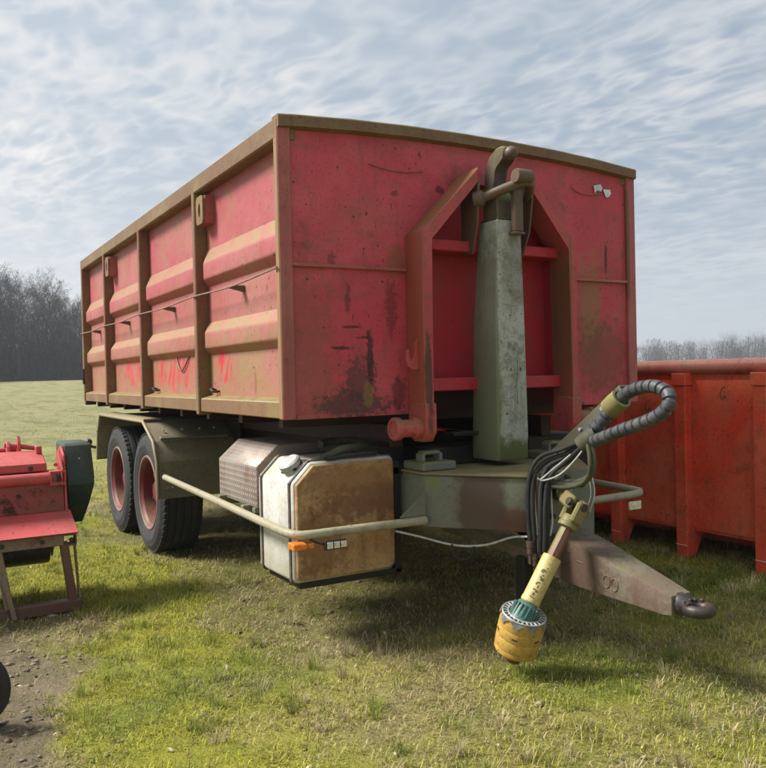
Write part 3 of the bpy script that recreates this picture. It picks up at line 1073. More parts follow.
# the far wood on the right, read as one mass in the haze
fv, ff, off = [], [], 0
for i in range(220):
    px = rd.uniform(330, 880)
    base_d = 430 if rd.random() < .65 else 330
    dist = base_d + rd.uniform(-25, 60)
    v = img_dir(px) * dist
    x, y = CAM.x + v.x, CAM.y + v.y
    prof = 1.12 + .16 * math.sin(px * .045) + (.10 if px > 735 else 0)
    s = prof * rd.uniform(.78, 1.08) * dist / 330.
    a = rd.random() * 6.28
    (tV, tF), (cV, cF) = tree_data[i % 4]
    hz_ = 1.5
    for V_, F_ in ((tV, tF), (cV[:], cF[::8])):
        Q = V_.copy()
        Q = np.stack([(Q[:, 0] * math.cos(a) - Q[:, 1] * math.sin(a)) * s * 1.7, (Q[:, 0] * math.sin(a) + Q[:, 1] * math.cos(a)) * s * 1.7, Q[:, 2] * s], -1)
        fv.append(Q + np.array([x, y, hz_ - .5]))
        ff.append(F_ + off)
        off += len(Q)
o = np_obj('distant_wood', np.concatenate(fv), np.concatenate(ff), M['twig'])
o['kind'] = 'stuff'
o['label'] = 'pale hazy band of distant bare woodland beyond the bright red container'
o['category'] = 'woodland'
sp = []
for i in range(170):
    px = rd.uniform(330, 890)
    v = img_dir(px) * (330 + rd.uniform(0, 80))
    sp.append((CAM.x + v.x, CAM.y + v.y, rd.uniform(.6, 1.2)))
S_ = np.array(sp)
o = thicket('hedge', 'low hazy scrub in front of the distant woodland', sp, 8, 95000, 12.5)
o['category'] = 'hedge'
# faint masts on the skyline
for px, hh in ((652, 13), (733, 24), (741, 22), (749, 26)):
    v = img_dir(px) * 520
    bm = B()
    x, y = CAM.x + v.x, CAM.y + v.y
    tube(bm, [(x, y, 0), (x, y, hh * .78)], lambda t: .5 - .25 * t, 6)
    e = tag(obj('mast', bm, M['dark']), 'faint grey chimney mast on the far skyline', 'mast', 'masts on the skyline')


# ================================================================== HOOKLIFT CONTAINER ON THE TRAILER
con = thing('hooklift_container', 'weathered faded red open-top steel container with ribbed sides, carried on the trailer', 'container', CO)
XO, XI = 1.25, 1.17            # outer face of the posts, face of the side sheet
ZB, ZT = 1.19, 2.69
LN = 5.39
PY = [0.0, 1.37, 2.83, 4.20, LN]
for s in (-1, 1):
    # side sheet
    bm = B()
    box(bm, s * XI, s * (XI - .012), .04, LN - .02, ZB + .06, ZT - .05, 0)
    side = obj('side_panel', bm, M['side'], con)
    # pressed ribs, one per bay and height, with sloping ends
    for b in range(4):
        y0, y1 = PY[b] + .05, PY[b + 1] - .02
        if b == 0:
            y0 = .055
        for (z0, z1, z2, z3) in ((1.985, 2.035, 2.130, 2.235), (1.548, 1.598, 1.690, 1.765)):
            bm = B()
            e0, e1 = (.015 if b == 0 else .06), .055
            d_ = .048
            xo, xi = s * (XI + d_), s * (XI - .004)
            v = [bm.verts.new(p) for p in ((xi, y0, z0), (xi, y1, z0), (xi, y1, z3), (xi, y0, z3), (xo, y0 + e0, z1), (xo, y1 - e1, z1), (xo, y1 - e1, z2), (xo, y0 + e0, z2))]
            for f in ((4, 5, 6, 7), (0, 1, 5, 4), (2, 3, 7, 6), (0, 4, 7, 3), (1, 2, 6, 5), (0, 3, 2, 1)):
                bm.faces.new([v[i] for i in f])
            bmesh.ops.recalc_face_normals(bm, faces=list(bm.faces))
            bevel_new(bm, [e for e in bm.edges if all(abs(abs(q.co.x) - abs(xo)) < 1e-4 for q in e.verts)], .012, 2)
            obj('rib', bm, M['side'], side)
    # posts between the bays
    for b in (1, 2, 3):
        bm = B()
        w = .026
        box(bm, s * (XI - .002), s * (XO + .004), PY[b] - w, PY[b] + w, ZB - .02, ZT - .09, .006)
        obj('post', bm, M['post'], con)
    bm = B()
    box(bm, s * (XI - .05), s * XO, LN - .06, LN, ZB, ZT - .002, .006)
    obj('post', bm, M['post'], con)
    # bottom and top rails
    bm = B()
    prism(bm, [(s * (XI - .06), ZB), (s * (XO - .012), ZB), (s * (XO - .012), ZB + .085), (s * XI, ZB + .105), (s * (XI - .06), ZB + .105)], 'y', .035, LN - .05, .005)
    obj('bottom_rail', bm, M['post'], con)
    bm = B()
    box(bm, s * (XI - .03), s * (XO + .001), .002, LN - .003, ZT - .105, ZT, .008)
    obj('top_rail', bm, M['toprail'], con)
    # lifting lugs: a box with an oval hole in its outer plate
    for yb in (PY[1] - .12, PY[3] - .14):
        bm = B()
        holed_plate(bm, (s * (XO - .010), yb, 2.46), (0, 1, 0), (0, 0, 1), (s, 0, 0), .068, .088, .020, .044, .016)
        lug = obj('lifting_lug', bm, M['post'], con)
        bm = B()
        for (ya, yc) in ((yb - .068, yb - .054), (yb + .054, yb + .068)):
            box(bm, s * (XI - .004), s * (XO - .019), ya, yc, 2.373, 2.547, .002)
        box(bm, s * (XI - .004), s * (XO - .019), yb - .053, yb + .053, 2.373, 2.385, .002)
        box(bm, s * (XI - .004), s * (XO - .019), yb - .053, yb + .053, 2.535, 2.547, .002)
        obj('lug_box', bm, M['side'], lug)
    # the tarpaulin rope run through eyes along the side
    if s < 0:
        bm = B()
        pts = [(-XO - .010, -.005, 1.945)]
        for b in range(4):
            ym = (PY[b] + PY[b + 1]) / 2
            pts += [(-XO - .004, ym, 1.922 - .006 * b), (-XO - .012, PY[b + 1], 1.928 - .006 * b)]
        tube(bm, pts, .0055, 8, 6)
        obj('rope', bm, M['cable'], con)
        for b in range(4):
            ym = (PY[b] + PY[b + 1]) / 2 + .02
            bm = B()
            z_ = 1.925 - .006 * b
            prism(bm, [(-XI + .002, z_ + .008), (-XO - .002, z_ + .006), (-XO - .006, z_ - .010), (-XO + .025, z_ - .012), (-XI + .002, z_ - .03)], 'y', ym - .022, ym + .022, .003)
            obj('rope_hook', bm, M['steel'], con)
        # tie-down shackles near the bottom rail
        for yb, zz in ((1.20, 1.325), (2.62, 1.325)):
            bm = B()
            tube(bm, [(-XI, yb + .03, zz), (-XI - .035, yb + .025, zz + .012), (-XI - .045, yb, zz + .005), (-XI - .035, yb - .025, zz - .006), (-XI, yb - .03, zz - .005)], .008, 8, 4)
            obj('shackle', bm, M['dark'], con)
        bm = B()
        tube(bm, [(-XI - .003, 2.15, 1.62), (-XI - .012, 1.95, 1.46), (-XI - .004, 1.70, 1.60), (-XI - .012, 1.58, 1.50)], .005, 6, 6)
        obj('loose_cord', bm, M['steel'], con)

# front corner posts
for s in (-1, 1):
    bm = B()
    box(bm, s * XO, s * (XO - .075), -.012, .036, ZB - .004, ZT - .003, .006)
    obj('corner_post', bm, M['frontpost'], con)
# rear door frame
bm = B()
box(bm, -XI, XI, LN - .03, LN - .005, ZB + .06, ZT - .03, 0)
obj('rear_door', bm, M['side'], con)
bm = B()
box(bm, -XO + .02, -XO + .13, LN + .0, LN + .05, ZB - .045, ZB + .0, .006)
tube(bm, [(-XO - .004, LN - .05, ZB + .20), (-XO - .004, LN - .05, ZB + .34)], .012, 8)
box(bm, -XO - .012, -XO + .01, LN - .065, LN - .035, ZB + .18, ZB + .21, .003)
obj('door_latch', bm, M['dark'], con)

# front sheet: left and right fields and the field over the frame, with a shallow pocket behind the frame
LX0, LX1, RX0, RX1 = -.505, -.448, .530, .588      # A-frame legs
ZK, ZA = 2.13, 2.53                                # knee and top of the frame
PK = .09                                           # depth of the pocket
bm = B()


def sheet(pts, y):
    bm.faces.new([bm.verts.new((p[0], y, p[1])) for p in pts])


YF = .010
sheet([(-XO + .07, ZB), (LX0 + .03, ZB), (LX0 + .03, ZK), (-.16, 2.48), (-XO + .07, 2.48)], YF)
sheet([(XO - .07, ZB), (XO - .07, 2.48), (.26, 2.48), (RX1 - .03, ZK), (RX1 - .03, ZB)], YF)
sheet([(-XO + .07, 2.48), (-.16, 2.48), (.26, 2.48), (XO - .07, 2.48), (XO - .07, ZT - .05), (.5, ZT - .01), (0, ZT), (-.6, ZT - .012), (-XO + .07, ZT - .05)], YF)
bmesh.ops.remove_doubles(bm, verts=list(bm.verts), dist=.0005)
bmesh.ops.solidify(bm, geom=list(bm.faces), thickness=.006)
front = obj('front_panel', bm, M['front'], con)
bm = B()
rim_p = [(LX0 + .03, ZB + .12), (LX0 + .03, ZK), (-.16, 2.48), (.26, 2.48), (RX1 - .03, ZK), (RX1 - .03, ZB + .12)]
n_ = len(rim_p)
va = [bm.verts.new((p[0], YF + .001, p[1])) for p in rim_p]
vb = [bm.verts.new((p[0], YF + PK, p[1])) for p in rim_p]
for i in range(n_):
    j = (i + 1) % n_
    bm.faces.new((va[i], va[j], vb[j], vb[i]))
bm.faces.new(vb)
obj('recess', bm, M['pocket'], front)
# horizontal seam strips
for (a, b_) in ((-XO + .07, LX0 - .002), (RX1 + .002, XO - .07)):
    bm = B()
    box(bm, a, b_, -.012, YF + .002, 1.957, 1.973, .002)
    obj('seam_strip', bm, M['frontpost'], front)
# a dent-stiff lip under the front sheet
for (a, b_) in ((-XO + .08, LX0 - .002), (RX1 + .002, XO - .08)):
    bm = B()
    box(bm, a, b_, -.002, .03, ZB - .006, ZB + .018, .003)
    obj('sill', bm, M['front'], con)
# front top rail
bm = B()
prev = None
for k in range(25):
    xx = -XO + .004 + (2 * XO - .008) * k / 24
    arch = .052 * (1 - (abs(xx + .05) / 1.26) ** 2.2) + .0008 * math.sin(k * 1.9)
    ringv = [bm.verts.new((xx, yy, zz + arch)) for yy, zz in ((-.030, ZT - .054), (-.030, ZT - .002), (-.024, ZT + .006), (.044, ZT + .006), (.05, ZT - .002), (.05, ZT - .075))]
    if prev:
        for q in range(6):
            bm.faces.new((prev[q], prev[(q + 1) % 6], ringv[(q + 1) % 6], ringv[q]))
    else:
        bm.faces.new(ringv)
    prev = ringv
bm.faces.new(prev[::-1])
obj('top_rail', bm, M['toprail'], con)
# sticker remnants
for k, pts in enumerate(([(.90, 2.56), (.96, 2.575), (.975, 2.555), (.965, 2.53), (.93, 2.535), (.91, 2.515)], [(.98, 2.545), (1.04, 2.548), (1.05, 2.525), (1.03, 2.50), (1.005, 2.495), (.995, 2.515)])):
    bm = B()
    prism(bm, pts, 'y', YF - .0075, YF - .0095, 0)
    obj('sticker', bm, M['sticker'], front)
# a weld line / crease
for pts in ([(.72, 2.53), (.78, 2.505), (.86, 2.50), (.97, 2.515)], [(-.72, 2.52), (-.6, 2.50), (-.48, 2.50), (-.38, 2.515)]):
    bm = B()
    tube(bm, [(p[0], YF - .006, p[1]) for p in pts], .0035, 6, 5)
    obj('crease', bm, M['frontpost'], front)

# the A-frame
fr_y0, fr_y1 = -.165, YF - .007
bm = B()
prism(bm, [(LX0, 1.12), (LX1, 1.12), (LX1, ZK - .012), (-.125, 2.445), (-.125, ZA), (LX0, ZK + .02)], 'y', fr_y0, fr_y1, .006)
frame_l = obj('frame_leg', bm, M['aframe'], con)
bm = B()
prism(bm, [(RX1, 1.12), (RX0, 1.12), (RX0, ZK - .012), (.245, 2.435), (.245, ZA - .01), (RX1, ZK + .02)], 'y', fr_y0, fr_y1, .006)
frame_r = obj('frame_leg', bm, M['aframe'], con)
# cheek plates that carry the bail
for x0, x1, poly in ((-.132, -.120, [(-.168, 2.44), (.0, 2.52), (.0, 2.06), (-.10, 2.06), (-.15, 2.22)]), (.235, .248, [(-.200, 2.50), (.0, 2.52), (.0, 2.06), (-.08, 2.06), (-.15, 2.20)])):
    bm = B()
    prism(bm, poly, 'x', x0, x1, .002)
    obj('cheek_plate', bm, M['steel'], con)
# the bail: bowed round bar held between the cheeks
bm = B()
tube(bm, [(-.13, -.13, 2.355), (-.09, -.17, 2.365), (-.02, -.26, 2.40), (.06, -.325, 2.43), (.13, -.29, 2.43), (.20, -.19, 2.41), (.24, -.13, 2.40)], .028, 14, 5)
bail = obj('bail', bm, M['steel'], con)
bm = B()
lathe(bm, [(0, 0), (.044, 0), (.046, .012), (.046, .05), (.03, .062), (0, .062)], (-.135, -.128, 2.352), (.6, -.6, .12), 18)
obj('bail_collar', bm, M['steel'], bail)
# cross bars
for z0, z1, yy in ((2.075, 2.135, -.03), (1.305, 1.375, -.03)):
    bm = B()
    box(bm, LX1 + .001, RX0 - .001, yy - .04, YF + PK - .005, z0, z1, .005)
    obj('cross_bar', bm, M['pocket'], con)
bm = B()
box(bm, LX0 - .12, RX1 + .12, .112, .125, ZB + .005, ZB + .14, .002)
obj('dark_gap_plate', bm, M['under'], con)  # dark plate added in place of the shaded gap under the cross bar
# leg bottoms and rollers
for s, x0, x1 in ((-1, LX0, LX1), (1, RX0, RX1)):
    bm = B()
    prism(bm, [(-.178, 1.245), (-.03, 1.255), (.0, 1.20), (.0, 1.07), (-.05, 1.04), (-.14, 1.04), (-.178, 1.09)], 'x', x0 - .006, x1 + .006, .006)
    obj('roller_bracket', bm, M['aframe'], con)
    ox = x0 - .006 if s < 0 else x1 + .006
    bm = B()
    lathe(bm, [(0, -.01), (.058, -.01), (.058, .03), (.047, .038), (.047, .115), (.060, .122), (.062, .152), (.055, .160), (.042, .160), (.04, .150), (0, .150)], (ox, -.10, 1.115), (s, 0, 0), 24)
    obj('roller', bm, M['aframe'], con)
# J hook on the left leg
bm = B()
prism(bm, [(LX0 + .002, 1.59), (LX0 - .022, 1.57), (LX0 - .034, 1.49), (LX0 - .05, 1.47), (LX0 - .064, 1.49), (LX0 - .062, 1.535), (LX0 - .078, 1.525), (LX0 - .084, 1.475), (LX0 - .07, 1.44), (LX0 - .045, 1.425), (LX0 + .002, 1.425)], 'y', -.115, -.100, .002)
obj('net_hook', bm, M['aframe'], con)
# floor, cross members and long skid rails
bm = B()
box(bm, -XI + .02, XI - .02, .13, LN - .04, ZB + .02, ZB + .05, 0)
obj('floor', bm, M['under'], con)
for k in range(9):
    bm = B()
    yy = .30 + k * .62
    box(bm, -XI + .04, XI - .04, yy - .03, yy + .03, ZB - .062, ZB + .019, .003)
    obj('floor_beam', bm, M['under'], con)
for s in (-1, 1):
    bm = B()
    box(bm, s * .50, s * .58, .08, LN - .06, ZB - .19, ZB - .063, .004)
    obj('skid_rail', bm, M['under'], con)


# ================================================================== TRAILER
trl = thing('hooklift_trailer', 'grey green tandem axle trailer with drawbar, tank and hook arm under the faded container', 'trailer', TO)
# chassis rails
for s in (-1, 1):
    bm = B()
    box(bm, s * .36, s * .46, .30, 5.25, .78, .985, .004)
    obj('chassis_rail', bm, M['chassis'], trl)
for yy in (.6, 1.6, 2.5, 3.45, 4.5, 5.15):
    bm = B()
    box(bm, -.355, .355, yy - .05, yy + .05, .80, .95, .004)
    obj('cross_member', bm, M['chassis'], trl)
for yy in (2.93, 4.05):
    bm = B()
    box(bm, -.80, .80, yy - .06, yy + .06, .43, .55, .01)
    obj('axle', bm, M['chassis'], trl)
for s in (-1, 1):
    bm = B()
    for yy in (2.93, 4.05):
        for k in range(5):
            prism(bm, [(yy - .5 + k * .07, .70 - k * .026), (yy, .62 - k * .026), (yy + .5 - k * .07, .70 - k * .026), (yy + .5 - k * .07, .72 - k * .026), (yy, .644 - k * .026), (yy - .5 + k * .07, .72 - k * .026)], 'x', s * .37, s * .45, .002)
    for yy in (2.40, 3.49, 4.58):
        prism(bm, [(yy - .10, .78), (yy + .10, .78), (yy + .05, .64), (yy - .05, .64)], 'x', s * .365, s * .455, .004)
    obj('leaf_spring', bm, M['chassis'], trl)

# wheels
WR = .492


def make_wheel():
    bm = B()
    lathe(bm, [(0, .10), (.06, .10), (.085, .09), (.095, .06), (.095, -.04), (.13, -.05), (.13, -.08), (0, -.08)], (0, 0, 0), (-1, 0, 0), 24)
    hub = obj('wheel', bm, M['rim'], None)
    bm = B()
    prof = [(.285, -.150), (.300, -.160), (.36, -.172), (.43, -.170), (.462, -.155), (.480, -.138), (.487, -.120)]
    for k in range(4):
        a = -.120 + k * .06
        prof += [(.4905, a + .004), (.492, a + .022), (.492, a + .045), (.4905, a + .050), (.479, a + .052), (.479, a + .058)]
    prof = prof + [(.487, .120), (.480, .138), (.466, .152), (.458, .156), (.450, .158), (.44, .167), (.425, .170), (.40, .172), (.395, .1745), (.375, .1745), (.37, .172), (.345, .168), (.318, .160), (.304, .152), (.296, .148), (.288, .148)]
    lathe(bm, prof, (0, 0, 0), (-1, 0, 0), 56)
    # shoulder lugs
    for q in range(56):
        a = 2 * math.pi * (q + .5) / 56
        cdir = Vector((0, math.cos(a), math.sin(a)))
        tdir = Vector((0, -math.sin(a), math.cos(a)))
        for s in (-1, 1):
            obox(bm, cdir * .480 + Vector((s * .135, 0, 0)), (1, 0, 0), cdir, tdir, .017, .010, .018, .003)
    obj('tyre', bm, M['tyre'], hub, 40)
    bm = B()
    lathe(bm, [(.285, -.150), (.297, -.155), (.297, -.145), (.27, -.13), (.26, -.02), (.258, .06), (.268, .12), (.289, .138), (.300, .143), (.300, .155), (.292, .157), (.279, .150), (.258, .128), (.246, .06), (.240, .02), (.20, .012), (.19, .030), (.155, .040), (.13, .030), (.105, .032), (.09, .03), (0, .03)], (0, 0, 0), (-1, 0, 0), 48)
    rim = obj('rim', bm, M['rim'], hub, 30)
    bm = B()
    lathe(bm, [(.286, .1475), (.302, .1455), (.3055, .151), (.302, .1595), (.291, .161), (.281, .1545), (.286, .1475)], (0, 0, 0), (-1, 0, 0), 48)
    obj('rim_lip', bm, M['rimlip'], hub, 40)
    for q in range(10):
        a = 2 * math.pi * q / 10
        bm = B()
        lathe(bm, [(0, .075), (.013, .075), (.016, .06), (.016, .028), (0, .028)], (0, .1675 * math.cos(a), .1675 * math.sin(a)), (-1, 0, 0), 6)
        obj('wheel_nut', bm, M['dark'], hub, 20)
    return hub


wh = make_wheel()
wheels = [wh] + [copy_tree(wh) for _ in range(3)]
for w_, (s, yy, a) in zip(wheels, ((-1, 2.95, .2), (-1, 4.06, .7), (1, 2.95, 0), (1, 4.06, .4))):
    w_.parent = trl
    w_.location = (s * 1.04 - TO[0], yy - TO[1], WR - .012)
    w_.rotation_euler = (a, 0, 0 if s < 0 else math.pi)
    if s > 0:
        w_.rotation_euler = (0, 0, math.pi)

# mudguards
for s in (-1, 1):
    xa, xb = s * 1.255, s * .62
    outl = [(4.66, .62), (4.60, .90), (4.46, 1.075), (2.78, 1.075), (2.48, .93), (2.38, .78), (2.375, .50)]
    bm = B()
    th = .018
    inn = [(4.645, .62), (4.583, .895), (4.452, 1.057), (2.785, 1.057), (2.495, .918), (2.398, .775), (2.393, .50)]
    prism(bm, outl + inn[::-1], 'x', xa, xb, .002)
    mg = obj('mudguard', bm, M['mud'], trl)
    bm = B()
    box(bm, s * 1.262, s * 1.12, 2.76, 4.50, 1.077, 1.092, .003)
    obj('mudguard_edge', bm, M['mudtop'], mg)
    # rolled outer lip following the front curve
    bm = B()
    tube(bm, [(s * 1.262, p[0], p[1]) for p in [(4.66, .62), (4.60, .90), (4.46, 1.07), (2.78, 1.07), (2.48, .93), (2.38, .78), (2.375, .50)]], .013, 8)
    obj('mudguard_lip', bm, M['mudtop'], mg)
    bm = B()
    obox(bm, (s * .94, 2.475, .952), (1, 0, 0), (0, .55, -.83), (0, .83, .55), .27, .012, .018, .003)
    obj('mudguard_bracket', bm, M['grey'], mg)
    if s < 0:
        for xx in (-1.15, -1.0, -.86, -.74):
            bm = B()
            lathe(bm, [(0, .012), (.008, .012), (.011, 0), (0, 0)], (xx, 2.60, 1.002), (0, -.45, .9), 6)
            obj('bolt', bm, M['ring'], mg, 20)
        for dx in (-.02, .02):
            bm = B()
            lathe(bm, [(0, .012), (.010, .012), (.010, 0), (0, 0)], (-1.17 + dx, 2.374, .585), (0, -1, 0), 6)
            obj('bolt', bm, M['ring'], mg, 20)
# rear marker arm
bm = B()
tube(bm, [(-1.10, 4.72, .745), (-1.24, 4.75, .735), (-1.30, 4.76, .745), (-1.325, 4.76, .775)], .014, 8, 4)
arm_m = obj('marker_arm', bm, M['dark'], trl)
bm = B()
lathe(bm, [(0, -.02), (.025, -.02), (.035, 0), (.035, .03), (.022, .04), (0, .04)], (-1.325, 4.745, .790), (0, 1, 0), 16)
obj('marker_lamp', bm, M['dark'], arm_m)
bm = B()
box(bm, -1.12, 1.12, 4.69, 4.75, .725, .765, .004)
obj('rear_bar', bm, M['chassis'], trl)

# front cross box of the drawbar, tapering to the nose
ZF0, ZF1 = .60, .885
plan = [(-.535, .30), (-.535, -.185), (-.195, -.635), (.195, -.635), (.535, -.185), (.535, .30)]
bm = B()
prism(bm, plan, 'z', ZF0, ZF1 - .012, .006)
obj('drawbar_frame', bm, M['grey'], trl)
bm = B()
prism(bm, [(-.548, .30), (-.548, -.19), (-.203, -.648), (.203, -.648), (.548, -.19), (.548, .30)], 'z', ZF1 - .0115, ZF1, .002)
obj('top_plate', bm, M['topplate'], trl)
# upright nose plate that the shaft passes through
bm = B()
box(bm, -.19, .19, -.672, -.6365, .50, .90, .005)
nose = obj('nose_plate', bm, M['grey'], trl)
for dx, dz in ((-.10, .84), (-.10, .70), (.10, .84), (.10, .70), (0, .885), (-.15, .56)):
    bm = B()
    lathe(bm, [(0, .022), (.010, .022), (.010, .010), (.016, .009), (.016, 0), (0, 0)], (dx, -.672, dz - .02), (0, -1, 0), 6)
    obj('bolt', bm, M['dark'], nose, 20)
# raised box and lifting eye on the front corner
for s in (-1, 1):
    bm = B()
    box(bm, s * .533, s * .32, -.175, .03, ZF1 + .0005, ZF1 + .048, .008)
    pad = obj('corner_block', bm, M['grey'], trl)
    bm = B()
    cx = s * .44
    tube(bm, [(cx - .055, -.09, ZF1 + .045), (cx - .055, -.09, ZF1 + .082), (cx - .045, -.09, ZF1 + .092), (cx + .045, -.09, ZF1 + .092), (cx + .055, -.09, ZF1 + .082), (cx + .055, -.09, ZF1 + .045)], .013, 8)
    obox(bm, (cx, -.09, ZF1 + .094), (1, 0, 0), (0, 1, 0), (0, 0, 1), .052, .035, .010, .006)
    for q in (-1, 1):
        obox(bm, (cx + q * .055, -.09, ZF1 + .068), (1, 0, 0), (0, 1, 0), (0, 0, 1), .010, .035, .024, .005)
    obj('lifting_eye', bm, M['grey'], pad)
# bearing plate between the arm and the rails
bm = B()
box(bm, -.34, .34, .012, .24, ZF1 + .001, .985, .006)
box(bm, -.26, -.08, -.07, .02, 1.052, 1.072, .003)
obj('arm_seat', bm, M['chassis'], trl)

# tow beam
bm = B()
secs = [(.30, .455, .598, .105), (-.25, .440, .598, .105), (-.66, .385, .598, .105), (-.74, .372, .585, .104), (-.86, .362, .560, .100), (-1.325, .340, .440, .066), (-1.365, .345, .430, .060)]
rings = []
for (yy, z0, z1, hw) in secs:
    rings.append([bm.verts.new(p) for p in ((-hw, yy, z0), (hw, yy, z0), (hw, yy, z1), (-hw, yy, z1))])
for a, b_ in zip(rings, rings[1:]):
    for q in range(4):
        bm.faces.new((a[q], a[(q + 1) % 4], b_[(q + 1) % 4], b_[q]))
bm.faces.new(rings[0])
bm.faces.new(rings[-1][::-1])
bmesh.ops.recalc_face_normals(bm, faces=list(bm.faces))
bevel_new(bm, [e for e in bm.edges if len(e.link_faces) == 2 and e.calc_face_angle(0) > .6], .007, 2)
beam = obj('tow_beam', bm, M['beam'], trl)
# welded figures on the beam's side (raised beads)
def bead(pts, rr=.0045):
    bm = B()
    tube(bm, pts, rr, 6, 4)
    obj('weld_figure', bm, M['beam'], beam)


def on_beam(y, z):
    t = min(1, max(0, (-.74 - y) / .62))
    return (-(.104 - .038 * t) - .001, y, z)


for yc, zc, kind in ((-.78, .50, 'C'), (-.86, .485, '-'), (-.935, .47, 'L'), (-1.02, .425, 'O'), (-1.065, .418, 'O')):
    if kind == 'O':
        bead([on_beam(yc + .019 * math.sin(a), zc + .028 * math.cos(a)) for a in [k * math.pi / 5 for k in range(11)]])
    elif kind == 'C':
        bead([on_beam(yc - .02 * math.sin(a), zc + .030 * math.cos(a)) for a in [math.pi * (1.25 - k * .19) + math.pi for k in range(9)]])
    elif kind == '-':
        bead([on_beam(yc + .02, zc + .003), on_beam(yc, zc), on_beam(yc - .02, zc - .002)])
    else:
        bead([on_beam(yc + .016, zc + .03), on_beam(yc + .016, zc), on_beam(yc + .016, zc - .026), on_beam(yc, zc - .03), on_beam(yc - .018, zc - .033)])
# gusset under the cross box
for s in (-1, 1):
    bm = B()
    v = [(s * .106, -.62, .47), (s * .106, -.10, .50), (s * .32, -.10, .599), (s * .24, -.56, .599)]
    f = [bm.verts.new(p) for p in v]
    bm.faces.new(f)
    bmesh.ops.solidify(bm, geom=list(bm.faces), thickness=.010)
    obj('gusset', bm, M['arm'], trl)
# drawbar eye
bm = B()
lathe(bm, [(0, -.01), (.047, -.01), (.050, 0), (.048, .02), (.040, .03), (.034, .055), (0, .055)], (0, -1.36, .387), (0, -1, -.02), 20)
eye = obj('tow_shank', bm, M['dark'], trl)
bm = B()
ring = []
EC = Vector((0, -1.455, .383))
for q in range(28):
    a = 2 * math.pi * q / 28
    cdir = Vector((math.cos(a), math.sin(a), 0))
    ring.append([bm.verts.new(EC + cdir * (.047 + .022 * math.cos(b_)) + Vector((0, 0, .026 * math.sin(b_)))) for b_ in [2 * math.pi * w / 12 for w in range(12)]])
for q in range(28):
    a, b_ = ring[q], ring[(q + 1) % 28]
    for w in range(12):
        bm.faces.new((a[w], a[(w + 1) % 12], b_[(w + 1) % 12], b_[w]))
obj('tow_eye', bm, M['dark'], trl)
for k in range(5):
    bm = B()
    a = math.pi * (.12 + .2 * k)
    obox(bm, EC + Vector((.047 * math.cos(a), .047 * math.sin(a), .026)), (math.cos(a), math.sin(a), 0), (-math.sin(a), math.cos(a), 0), (0, 0, 1), .013, .008, .012, .004)
    obj('eye_lug', bm, M['dark'], trl)
# jack leg with a round foot
bm = B()
box(bm, -.132, -.062, -.485, -.415, .035, .44, .006)
leg = obj('support_leg', bm, M['chassis'], trl)
bm = B()
lathe(bm, [(0, .055), (.045, .05), (.06, .03), (.105, .018), (.11, .0), (0, 0)], (-.097, -.45, -.003), (0, 0, 1), 20)
obj('leg_foot', bm, M['steel'], leg)

# hook arm: tapered box column, head and horn
AX0, AX1 = -.085, .115
bm = B()
secs = [(.915, -.09, .128, -.235, -.005), (1.02, -.092, .126, -.238, -.01), (1.7, -.092, .108, -.245, -.045), (2.10, -.076, .094, -.248, -.075), (2.235, -.070, .090, -.248, -.085)]
rings = [[bm.verts.new(p) for p in ((x0, y0, z), (x1, y0, z), (x1, y1, z), (x0, y1, z))] for (z, x0, x1, y0, y1) in secs]
for a, b_ in zip(rings, rings[1:]):
    for q in range(4):
        bm.faces.new((a[q], a[(q + 1) % 4], b_[(q + 1) % 4], b_[q]))
bm.faces.new(rings[0])
bm.faces.new(rings[-1][::-1])
bmesh.ops.recalc_face_normals(bm, faces=list(bm.faces))
bevel_new(bm, [e for e in bm.edges if e.calc_face_angle(0) > .8], .012, 2)
harm = obj('hook_arm', bm, M['arm'], trl)
secs_a = secs
bm = B()
obox(bm, (.01, -.166, 2.243), (1, 0, 0), (0, 1, 0), (0, 0, 1), .072, .075, .006, .002)
prism(bm, [(-.225, 2.245), (-.095, 2.245), (-.095, 2.42), (-.18, 2.42), (-.225, 2.34)], 'x', -.050, .072, .006)
head = obj('arm_head', bm, M['hook'], harm)
for xa, ya in ((0, 1), (2, 1)):
    bm = B()
    tube(bm, [((secs_a[i][1] if xa == 0 else secs_a[i][2]) + (.004 if xa == 0 else -.004), secs_a[i][3] + .003, secs_a[i][0]) for i in range(1, 5)], .0045, 6, 8)
    obj('weld_seam', bm, M['arm'], harm)
bm = B()
prism(bm, [(-.045, 1.77), (.065, 1.765), (.062, 1.90), (-.040, 1.905)], 'y', -.2485, -.2425, .001)
obj('patch_plate', bm, M['arm'], harm)
bm = B()
tube(bm, [(.05, -.240, 1.52), (.056, -.241, 1.42), (.048, -.240, 1.33), (.055, -.239, 1.22)], .0028, 6, 5)
obj('paint_run', bm, M['bracket'], harm)
# horn: curls forward over the bail
inner = [(-.185, 2.40), (-.180, 2.46), (-.185, 2.505), (-.205, 2.535), (-.235, 2.552), (-.275, 2.555)]
outer = [(-.095, 2.40), (-.095, 2.48), (-.110, 2.55), (-.145, 2.60), (-.195, 2.627), (-.25, 2.632), (-.285, 2.622)]
bm = B()
prism(bm, inner + outer[::-1], 'x', -.040, .045, .010)
obj('hook_horn', bm, M['hook'], harm)
bm = B()
lathe(bm, [(0, 0), (.036, 0), (.037, .02), (.030, .04), (.015, .052), (0, .054)], (.003, -.272, 2.589), (0, -1, .0), 18)
obj('horn_tip', bm, M['steel'], harm)
